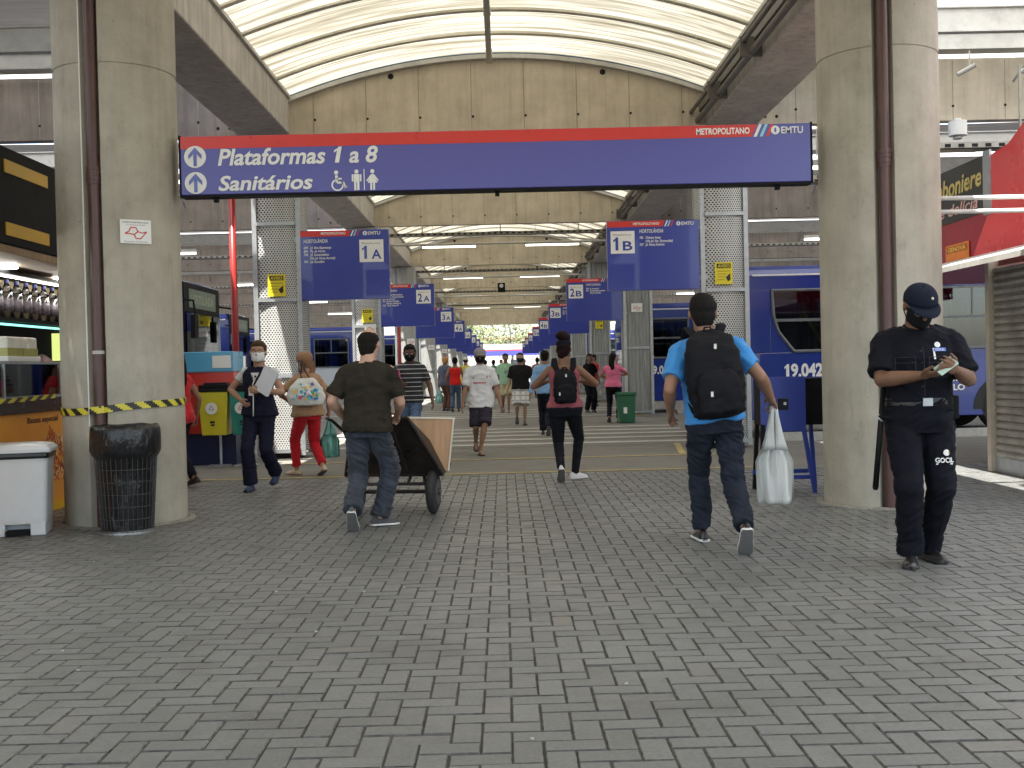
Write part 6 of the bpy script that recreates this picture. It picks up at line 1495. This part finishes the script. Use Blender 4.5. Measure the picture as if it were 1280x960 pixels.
# --- balding man with the cart
tee = cloth('tee_olive', (.030, .025, .019), var=.15)
r, J = human('balding man in dark olive tee and jeans pushing the hand cart', -1.16, 9.45, -6, H=1.72, build=1.07, skin=(.54, .32, .23), vox=.0078,
    hip=-.03, lean=(.02, .06), head=(-8, 6), legL=(-.09, -.24, 46, 8, 0), legR=(.06, .10, 2, -50, 0),
    handL=(-.24, .16, .93), elL=(-.5, -1, 0), handR=(.20, .30, .94), elR=(.55, -1, 0), palmL=(.7, -.4, 0), palmR=(-.6, -.2, -.5), curlL=40, curlR=48,
    top={'m': tee, 'e': .024, 'hem': -.06, 'sleeve': .80, 'sr': 1.10, 'amp': .007, 'flare': .06}, pants={'m': denim_g, 'w': (.104, .084, .082), 'len': .975, 'e': .014, 'waist': .08, 'amp': .011},
    shoes=(cloth('shoe_grey', (.08, .08, .085), rough=.6), SOLE_W), hair=('bald', (.014, .012, .010)))
g = MB()
for s in (-1, 1):
    p = J['P'] + V((s * .075, -.142, -.03)); g.tube([p + V((-.05, 0, .06)), p + V((.05, .0, .06)), p + V((.05, -.004, -.05)), p + V((0, -.006, -.075)), p + V((-.05, -.004, -.05)), p + V((-.05, 0, .06))], .003, 5)
worn(g, 'pocket_seam', jeans, r, J)

# --- woman with the black backpack
pink = cloth('top_rose', (.32, .09, .11)); legg = cloth('leggings_black', (.010, .011, .016), var=.2)
r, J = human('woman with high hair bun, rose tank top and black leggings walking away', .70, 13.0, 0, H=1.66, sex='f', build=1.2, skin=(.22, .11, .065), vox=.009,
    hip=-.02, lean=(.0, .0), head=(-14, -2), legL=(-.07, -.22, 42, 0, 0), legR=(.11, .14, 0, -55, 0),
    handL=(-.17, .20, 1.16), elL=(-1, -.35, -.6), handR=(.20, .22, 1.15), elR=(1, -.35, -.55), palmL=(.5, -.3, .5), palmR=(-.5, -.3, .5), curlL=45, curlR=45,
    top={'m': pink, 'e': .010, 'hem': -.0, 'sleeve': 0, 'neck': .47, 'amp': .004}, pants={'m': legg, 'w': (.100, .068, .047), 'len': .99, 'e': .010, 'waist': .12, 'amp': .003},
    shoes=(SW, SOLE_W), hair=('bun', (.016, .008, .008)), mask=(.75, .75, .75))
backpack(J, 'black backpack worn by the woman with the hair bun', black_n, w=.27, h=.40, d=.15, z=1.10, y=-.11)
g = MB(); g.loft([sring(J['hc'] + V((0, -.012, z)), a, a * 1.1, None, 2, 24) for z, a in ((.055, .086), (.06, .089), (.10, .084), (.105, .080))]); worn(g, 'hair_band', legg, r, J)

# --- woman in navy vest with papers
nv = cloth('vest_navy', (.012, .013, .030)); wsh = cloth('shirt_white', (.66, .68, .70))
r, J = human('woman in navy vest with white face mask holding papers, hand on her hip', -2.80, 12.8, 172, H=1.71, sex='f', build=1.04, skin=(.42, .24, .16), vox=.0085,
    hip=-.01, lean=(-.03, 0), head=(8, 4), legL=(-.11, -.18, 20, 6, .05), legR=(.07, .14, 0, 4, 0),
    handL=(-.10, .24, 1.13), elL=(-1, -.5, -.3), handR=(.17, .10, 1.02), elR=(1, -.5, .1), palmR=(-.9, .1, -.3), palmL=(.8, -.2, .3), curlL=38, curlR=30,
    top={'m': nv, 'e': .026, 'flare': .02, 'hem': -.04, 'sleeve': 0, 'name': 'vest', 'neck': .53}, pants={'m': nv, 'w': (.100, .078, .084), 'len': .975, 'e': .012, 'waist': .12, 'amp': .006},
    shoes=(cloth('shoe_navy', (.03, .05, .11)), SOLE_B), hair=('tail', (.07, .045, .025)), mask=(.78, .80, .82))
for sd, nm in ((-1, 'L'), (1, 'R')):
    t = MB(); S, E = J['sh' + nm], J['el' + nm]; t.sph(S + V((sd * .012, 0, 0)), .058); t.cyl(S, S.lerp(E, .46), .056, .060); worn(t, 'sleeve', wsh, r, J, vox=.009, amp=.004)
g = MB(); k = J['k']
g.tube([J['Nk'] + V((.012, .148, -.15)), J['P'] + V((.01, .162, .32)), J['P'] + V((.01, .150, .2)), J['P'] + V((.01, .158, .05)), J['P'] + V((.01, .165, -.04))], .007, 6); worn(g, 'vest_piping', M_white, r, J)
g = MB(); pass
for q in range(8):
    a0, a1 = q / 8, (q + 1) / 8; g.add([J['Nk'] + V((.012 + s_ * (1 - a) * .05, .14, -.055 - .115 * a)) for s_, a in ((-1, a0), (1, a0), (1, a1), (-1, a1))], [(0, 1, 2, 3)])
drape(g, r, 'vest', J['Nk'].y + .14); worn(g, 'vest_neck', wsh, r, J, False)
g = MB(); g.box(J['Nk'] + V((-.105, .135, -.20)), (.07, .004, .014)); drape(g, r, 'vest', J['Nk'].y + .135); worn(g, 'name_tag', M_white, r, J, False)
bd = held('badge_card', 'white identity card hanging on the chest of the woman in navy', 'badge', J, J['Nk'] + V((.05, .15, -.30))); g = MB(); g.box(J['Nk'] + V((.05, .152, -.27)), (.058, .006, .09)); g.xf(J['M']); g.build('card', M_plate, bd, bevel=.003); g = MB(); g.tube([J['Nk'] + V((.05, .15, -.22)), J['Nk'] + V((.03, .142, -.12)), J['Nk'] + V((.05, .07, .0))], .003, 5); g.box(J['Nk'] + V((.05, .156, -.26)), (.02, .002, .03)); g.xf(J['M']); g.build('lanyard', M_ink, bd)
pp = held('papers', 'sheaf of white papers held by the woman in navy', 'papers', J, (-.20, .26, 1.16)); g = MB()
for i in range(4): g.box(V((-.19 - i * .003, .27 + .006 * i, 1.24)), (.20, .003, .29), rot=Matrix.Rotation(R(-32 + i * 2.5), 3, 'Y') @ Matrix.Rotation(R(-14), 3, 'Z'))
g.xf(J['M']); g.build('sheets', mat('paper', (.72, .73, .80), .6, var=.02), pp)

# --- woman in beige top and red trousers
bei = cloth('top_beige', (.36, .22, .13)); redp = cloth('trousers_red', (.46, .012, .02))
r, J = human('woman in beige top, tan headscarf and red cropped trousers walking away to the left', -2.52, 14.35, 28, H=1.60, sex='f', build=1.10, skin=(.36, .19, .12), vox=.009,
    hip=-.02, lean=(0, .05), head=(38, 4), legL=(-.08, .26, 0, 30, 0), legR=(.14, -.14, 20, 0, 0),
    handL=(-.20, .25, .98), elL=(-.8, -.6, 0), handR=(.29, .03, .80), elR=(.4, -1, 0), curlR=42,
    top={'m': bei, 'e': .020, 'hem': -.06, 'sleeve': .75, 'amp': .007, 'flare': .08, 'name': 'blouse'}, pants={'m': redp, 'w': (.098, .078, .064), 'len': .93, 'e': .010, 'amp': .006},
    shoes=(mat('shoe_beige', (.50, .38, .26), .5), mat('sole_tan', (.30, .2, .12), .7)), hair=('side', (.22, .12, .07)), mask=(.74, .74, .72))
g = MB(); g.sph(J['hc'] + J['Rh'] @ V((0, -.01, .05)), (.092, .102, .080), rot=J['Rh'], n=24, m=16); worn(g, 'headscarf', cloth('scarf_tan', (.30, .17, .10)), r, J, vox=.009, amp=.004)
tb = held('tote_bag', 'large white tote bag printed with coloured shapes on the woman in beige top', 'bag', J, (-.10, -.26, .93)); Mt = J['M'] @ Matrix.Translation((-.08, -.20, 1.08)) @ Matrix.Rotation(R(-14), 4, 'Z')
g = MB(); rings = []
for t, a, b_ in ((-.17, .16, .05), (-.16, .22, .08), (-.05, .245, .095), (.06, .20, .08), (.14, .13, .05), (.17, .10, .03)): rings.append(sring(V((0, 0, t)), a, b_, None, 3, 26))
g.loft(rings); g.xf(Mt); o0 = ORIG[tb.name]; g.v = [p - o0 for p in g.v]; put('bag_body', remeshed(g, .009, 'tote', mat('tote_canvas', (.66, .66, .63), .8, var=.06), 2, .006), tb)
g = MB(); rnd = random.Random(9); fc = Face(Mt @ V((-.2, -.105, -.14)), (Mt.to_3x3() @ V((1, 0, 0))), (Mt.to_3x3() @ V((0, .10, 1))))
for i in range(46):
    a, b_ = rnd.uniform(.03, .34), rnd.uniform(.04, .26)
    if (a < .12 and b_ > .16) or (a > .28 and b_ > .16): continue
    s_ = rnd.uniform(.016, .03); t0 = rnd.uniform(0, 6); fc.poly(g, [(a + s_ * math.cos(t0 + q * 6.283 / 4), b_ + s_ * math.sin(t0 + q * 6.283 / 4)) for q in range(4)], rnd.randrange(5), .012 + .0003 * i)
for ch, a in (('C', .09), ('A', .19)): fc.text(g, ch, a, .10, .085, .075, 5, .03, bold=.04)
g.build('printed_shapes', [mat('p_blue', (.02, .18, .55)), mat('p_red', (.6, .04, .05)), mat('p_green', (.08, .4, .12)), mat('p_yellow', (.75, .55, .04)), mat('p_cyan', (.05, .45, .6)), M_white], tb)
g = MB()
for s in (-1, 1): g.tube([Mt @ V((s * .05, -.02, .16)), Mt @ V((s * .03 - .05, .02, .30)), Mt @ V((-.06 + s * .02, .06, .40)), Mt @ V((-.04, .16, .38)), Mt @ V((s * .04, .20, .2))], .010, 6)
g.build('strap', mat('strap_brown', (.05, .03, .025), .6), tb)
teal = mat('bag_teal', (.09, .26, .22), .4, var=.1, stretch=(5, 5, .5), bump=.7, bs=14)
bag_mesh(J, (.30, .03, .74), .24, .12, .30, teal, 'carrier_bag', 'teal plastic carrier bag in the right hand of the woman in red trousers', 'bag', hz=.22, seed=8, fold=.05)

# --- striped polo man, facing the camera
stp = striped('polo_striped', (.018, .019, .024), (.42, .43, .45), 15.0, .17)
r, J = human('man in black and grey striped polo and jeans with black face mask, facing the camera', -1.42, 17.0, 178, H=1.74, build=1.0, skin=(.14, .075, .05), vox=.010,
    hip=-.02, head=(6, 14), legL=(-.08, .25, 0, 0, 0), legR=(.1, -.2, 30, 0, 0), handL=(-.34, .10, .86), elL=(-.4, -1, 0), handR=(.14, .30, 1.12), elR=(1, -.6, 0), palmR=(-.8, -.3, .3),
    top={'m': stp, 'e': .018, 'hem': -.06, 'sleeve': .75, 'collar': True}, pants={'m': denim, 'w': (.094, .074, .070), 'amp': .009}, shoes=(SB, SOLE_B), hair=('short', BLK), mask=(.012, .012, .014))
fo = held('folder', 'bright pink folder carried by the man in the striped polo', 'folder', J, (.18, .32, 1.08)); g = MB(); g.box(V((.20, .30, 1.16)), (.22, .02, .30), rot=Matrix.Rotation(R(8), 3, 'Y') @ Matrix.Rotation(R(-25), 3, 'Z')); g.xf(J['M']); g.build('cover', mat('folder_pink', (.70, .08, .28), .5), fo, bevel=.003)
# --- man behind him, black tee, white mask
r, J = human('man in black tee with white face mask behind the man in the striped polo', -1.60, 19.6, 150, H=1.72, skin=(.30, .17, .11), vox=.012,
    head=(20, 8), legL=(-.08, .1, 0, 0, 0), legR=(.1, -.15, 20, 0, 0), handL=(-.10, .28, 1.16), elL=(-1, -.4, 0), handR=(.32, .05, .84), top={'m': cloth('tee_black', (.012, .012, .013)), 'e': .018, 'hem': -.03}, pants={'m': cloth('denim_pale', (.20, .27, .34))}, shoes=(SB, SOLE_B), hair=('short', BLK), mask=(.72, .74, .76))
backpack(J, 'khaki and grey backpack on the man in the black tee behind the striped polo', cloth('khaki', (.26, .26, .20)), w=.28, h=.42, z=1.18)
# --- white polo man with cap
r, J = human('man in white team polo, grey cap, black mask, dark shorts and flip flops', -.36, 17.2, 182, H=1.65, build=1.0, skin=(.30, .15, .10), vox=.010,
    hip=-.01, head=(0, 6), legL=(.03, .15, 0, 12, 0), legR=(.09, -.24, 38, 0, .04), handL=(-.31, .06, .72), handR=(.29, .10, .74), top={'m': cloth('polo_white', (.68, .69, .72), var=.06), 'e': .028, 'hem': -.14, 'sleeve': .9, 'sr': 1.15, 'collar': True, 'flare': .10}, pants={'m': cloth('shorts_dark', (.035, .03, .045)), 'w': (.108, .096, .07), 'len': .49, 'e': .016, 'name': 'shorts'}, barefoot=True, hair=('short', BLK), mask=(.012, .012, .014), cap=(.25, .24, .26))
g = MB(); fc = Face(J['Nk'] + V((.11, .172, -.25)), (-1, 0, 0), (0, .0, 1)); y0 = fc.o.y; fc.text(g, 'Santander', .0, .0, .03, .20, 0, .004, bold=.03); fc.rect(g, .20, .10, .27, .112, 0, .004); fc.line(g, (.2, .07), (.215, .11), .012, 0, .004); fc.rect(g, -.01, .07, .012, .10, 1, .004); drape(g, r, 'shirt', y0); worn(g, 'shirt_lettering', [mat('print_dred', (.5, .05, .05)), mat('print_olive', (.35, .3, .05))], r, J, False)
# --- further figures
r, J = human('man in pale green shirt and beige shorts beside the man in plaid shorts', .06, 33.0, 180, H=1.74, skin=(.26, .14, .09), vox=.016, legL=(-.06, .2, 0, 0, 0), legR=(.1, -.2, 35, 0, 0), handL=(-.3, .1, .78), handR=(.3, 0, .8), top={'m': cloth('shirt_mint', (.36, .60, .42)), 'e': .028, 'hem': -.08, 'sr': 1.2, 'sleeve': .9}, pants={'m': cloth('shorts_beige', (.42, .38, .24)), 'w': (.105, .10, .07), 'len': .47, 'name': 'shorts'}, barefoot=True, hair=('short', DBR))
g = MB(); fc = Face(J['Nk'] + V((.06, .15, -.30)), (-1, 0, 0), (0, 0, 1)); fc.ring(g, .06, .06, .05, .015, 0, .004, n=4); drape(g, r, 'shirt', fc.o.y); worn(g, 'shirt_print', M_blue, r, J, False)
r, J = human('man in black tee and plaid shorts with dark sunglasses walking towards the camera', .38, 25.6, 180, H=1.66, build=1.12, skin=(.38, .24, .17), vox=.013, legL=(-.07, .02, 0, 8, 0), legR=(.10, -.12, 34, 0, .03), handL=(-.34, .12, .80), handR=(.32, .04, .74), top={'m': cloth('tee_black', (.012, .012, .013)), 'e': .026, 'hem': -.05, 'sleeve': .85, 'sr': 1.1}, pants={'m': striped('plaid', (.62, .62, .60), (.30, .32, .33), 9, .28, 2, (.42, .43, .42)), 'w': (.108, .105, .07), 'len': .49, 'e': .016, 'name': 'shorts'}, shoes=(SB, SOLE_B), hair=('short', (.06, .05, .045)), mask=(.02, .02, .025))
r, J = human('man in light blue shirt and dark trousers walking away behind the woman with the bun', .80, 21.6, 0, H=1.64, skin=(.26, .15, .1), vox=.013, head=(-20, 0), legL=(-.06, .2, 0, 0, 0), legR=(.03, -.22, 40, 0, 0), handL=(-.3, -.1, .8), handR=(.3, .1, .8), top={'m': cloth('shirt_skyblue', (.22, .40, .66)), 'e': .022, 'hem': -.05, 'sleeve': 1.9}, pants={'m': cloth('trousers_navy', (.012, .014, .022)), 'w': (.096, .076, .07)}, shoes=(SB, SOLE_B), hair=('short', BLK))
r, J = human('woman in pink shirt with long black hair standing by the green bin', 2.53, 25.9, -14, H=1.60, sex='f', build=1.15, skin=(.36, .20, .13), vox=.013, head=(-25, 0), legL=(-.10, -.10, 24, 10, 0), legR=(.09, .1, 0, -10, 0), handL=(-.12, .24, 1.0), elL=(-1, -.3, .1), handR=(.12, .28, 1.08), elR=(1, -.4, 0), top={'m': cloth('shirt_pink', (.66, .16, .27)), 'e': .020, 'hem': -.02, 'sleeve': .6}, pants={'m': legg, 'w': (.098, .076, .058), 'waist': .08}, shoes=(mat('sandal_brown', (.2, .1, .06), .6), SOLE_B), hair=('long', (.008, .007, .008)))
r, J = human('woman in black clothes beside the clad column, carrying a small white bag', 2.42, 31.6, 200, H=1.66, sex='f', skin=(.24, .13, .09), vox=.016, handL=(-.28, .1, .80), top={'m': cloth('tee_black', (.012, .012, .013)), 'e': .02, 'sleeve': .7}, pants={'m': legg, 'w': (.10, .08, .08)}, shoes=(SB, SOLE_B), hair=('long', BLK))
r2, J2 = human('person in red shirt standing deep at the right, behind the woman in black', 2.95, 36.5, 120, H=1.68, skin=(.26, .15, .1), vox=.018, top={'m': cloth('tee_red2', (.45, .03, .03)), 'e': .02}, pants={'m': jeans}, shoes=(SB, SOLE_B), hair=('short', BLK))
bag_mesh(J, (-.32, .12, .92), .26, .16, .26, white_b, 'carrier_bag', 'white plastic bag carried right of the woman with the bun', 'bag', hz=.18, seed=5, fold=.05)
r, J = human('man in red tank top and jeans walking away on the left of the aisle', -1.50, 34.6, 0, H=1.68, skin=(.24, .13, .08), vox=.016, legL=(-.1, -.1, 10, 0, 0), legR=(.08, .1, 0, 0, 0), handL=(-.26, .1, .9), handR=(.3, .05, .82), top={'m': cloth('tank_red', (.66, .02, .02)), 'e': .014, 'sleeve': 0, 'neck': .49, 'hem': -.06}, pants={'m': denim, 'w': (.094, .074, .07)}, shoes=(SB, SOLE_B), hair=('short', BLK))
bag_mesh(J, (.32, .05, .74), .24, .14, .28, mat('bag_mint', (.25, .50, .44), .4), 'carrier_bag', 'mint green bag right of the man in the red tank top', 'bag', hz=.16, seed=6, fold=.05)
r, J = human('man in orange beanie and slate shirt left of the man in the red tank top', -1.86, 35.4, -30, H=1.72, skin=(.16, .09, .06), vox=.016, legL=(-.08, .05, 0, 0, 0), handL=(-.3, .1, .78), handR=(.2, .2, 1.0), elR=(1, -.5, 0), top={'m': cloth('shirt_slate', (.10, .12, .17)), 'e': .02}, pants={'m': cloth('shorts_brown', (.12, .06, .04)), 'w': (.095, .075, .07)}, shoes=(SB, SOLE_B), hair=('short', (.55, .26, .08)))
bag_mesh(J, (-.31, .12, .70), .26, .14, .30, mat('bag_mint', (.25, .50, .44)), 'carrier_bag', 'mint green bag hanging from the man in the orange beanie', 'bag', hz=.16, seed=7, fold=.05)
bag_mesh(J, (.24, .22, 1.05), .24, .16, .34, white_b, 'cloth_bundle', 'white bundle held by the man in the orange beanie', 'bundle', hz=.05, seed=9, fold=.05)
r, J = human('person in yellow shirt and white cap, right behind the man in the red tank top', -1.32, 39.0, 0, H=1.72, skin=(.3, .17, .1), vox=.018, top={'m': cloth('tee_yellow', (.55, .50, .10)), 'e': .02}, pants={'m': jeans}, shoes=(SB, SOLE_B), hair=('short', BLK), cap=(.6, .6, .58))
far = [(-.75, 46, 0, (.02, .10, .06), 'dark green', (.5, .3, .2)), (-.45, 50, 0, (.10, .25, .18), 'teal', (.2, .12, .08)), (.95, 52, 180, (.30, .28, .26), 'grey', (.2, .12, .08)), (1.45, 48, 0, (.35, .12, .10), 'rust red', (.2, .12, .08)), (-.12, 58, 180, (.5, .5, .48), 'white', (.3, .18, .12))]
for i, (x, y, ro, c, nm, sk) in enumerate(far):
    human('person in %s shirt deep in the middle of the aisle' % nm, x, y, ro, H=1.66 + .02 * i, skin=sk, vox=.022, legL=(-.08, .15, 0, 0, 0), legR=(.1, -.15, 20, 0, 0), top={'m': cloth('far_%d' % i, c), 'e': .02}, pants={'m': jeans if i % 2 else legg}, shoes=(SB, SOLE_B), hair=('short', BLK), faceeyes=False)
# --- person in red just showing behind the left column
p = gp(240, 610)
r, J = human('person in red sleeveless top and dark trousers partly hidden behind the left round column', p.x - .16, p.y + .1, 60, H=1.62, sex='f', build=1.1, skin=(.30, .16, .10), vox=.010, legL=(-.08, .1, 0, 0, 0), legR=(.1, -.12, 15, 0, 0), handL=(-.22, .15, .95), handR=(.30, .02, .82), top={'m': cloth('top_red', (.5, .02, .03)), 'e': .016, 'sleeve': .3}, pants={'m': legg, 'w': (.095, .07, .055)}, shoes=(SB, SOLE_B), hair=('long', BLK))
# --- kiosk worker
r, J = human('kiosk worker with a pink hair net behind the snack counter', XK - 1.12, 13.7, -60, H=1.60, sex='f', skin=(.36, .2, .13), vox=.012, head=(0, 20), handL=(-.15, .3, 1.05), handR=(.15, .3, 1.05), top={'m': cloth('apron_black', (.02, .02, .02)), 'e': .02}, pants={'m': legg}, shoes=(SB, SOLE_B))
g = MB(); g.sph(J['hc'] + J['Rh'] @ V((0, -.02, .04)), (.100, .11, .095), rot=J['Rh'], n=24, m=16); worn(g, 'hair_net', cloth('net_pink', (.62, .36, .38)), r, J, vox=.009, amp=.008)
# ------------------------------------------------------------------ light
d = V((.20, .36, -1.0)).normalized()          # the way the sunlight travels
el = math.asin(-d.z); az = math.atan2(-d.x, -d.y)
w = bpy.data.worlds.new('World'); scene.world = w; w.use_nodes = True; nt = w.node_tree
for n in list(nt.nodes): nt.nodes.remove(n)
sky = nt.nodes.new('ShaderNodeTexSky'); sky.sky_type = 'NISHITA'; sky.sun_disc = False; sky.sun_elevation = el; sky.sun_rotation = az; sky.dust_density = 2.0; sky.air_density = 1.0
bg = nt.nodes.new('ShaderNodeBackground'); bg.inputs[1].default_value = .15; wo = nt.nodes.new('ShaderNodeOutputWorld')
nt.links.new(sky.outputs[0], bg.inputs[0]); nt.links.new(bg.outputs[0], wo.inputs[0])
sl = bpy.data.lights.new('sun', 'SUN'); sl.energy = 5.0; sl.angle = R(.53); sl.color = (1, .955, .88)
so = bpy.data.objects.new('sun', sl); COL.objects.link(so); so.rotation_euler = d.to_track_quat('-Z', 'Y').to_euler(); so.location = (0, 0, 30)
if TMP.name in [c.name for c in COL.children]: COL.children.unlink(TMP)
bpy.data.collections.remove(TMP)
vs_ = scene.view_settings; vs_.view_transform = 'Standard'; vs_.look = 'None'; vs_.gamma = 1; vs_.exposure = 1.78; vs_.use_curve_mapping = False
scene.render.engine = 'CYCLES'; c = scene.cycles
c.use_denoising = True; c.max_bounces = 7; c.diffuse_bounces = 4; c.glossy_bounces = 3; c.transmission_bounces = 4; c.transparent_max_bounces = 10
c.caustics_reflective = False; c.caustics_refractive = False; c.sample_clamp_indirect = 6.0
try: c.denoiser = 'OPENIMAGEDENOISE'
except Exception: pass
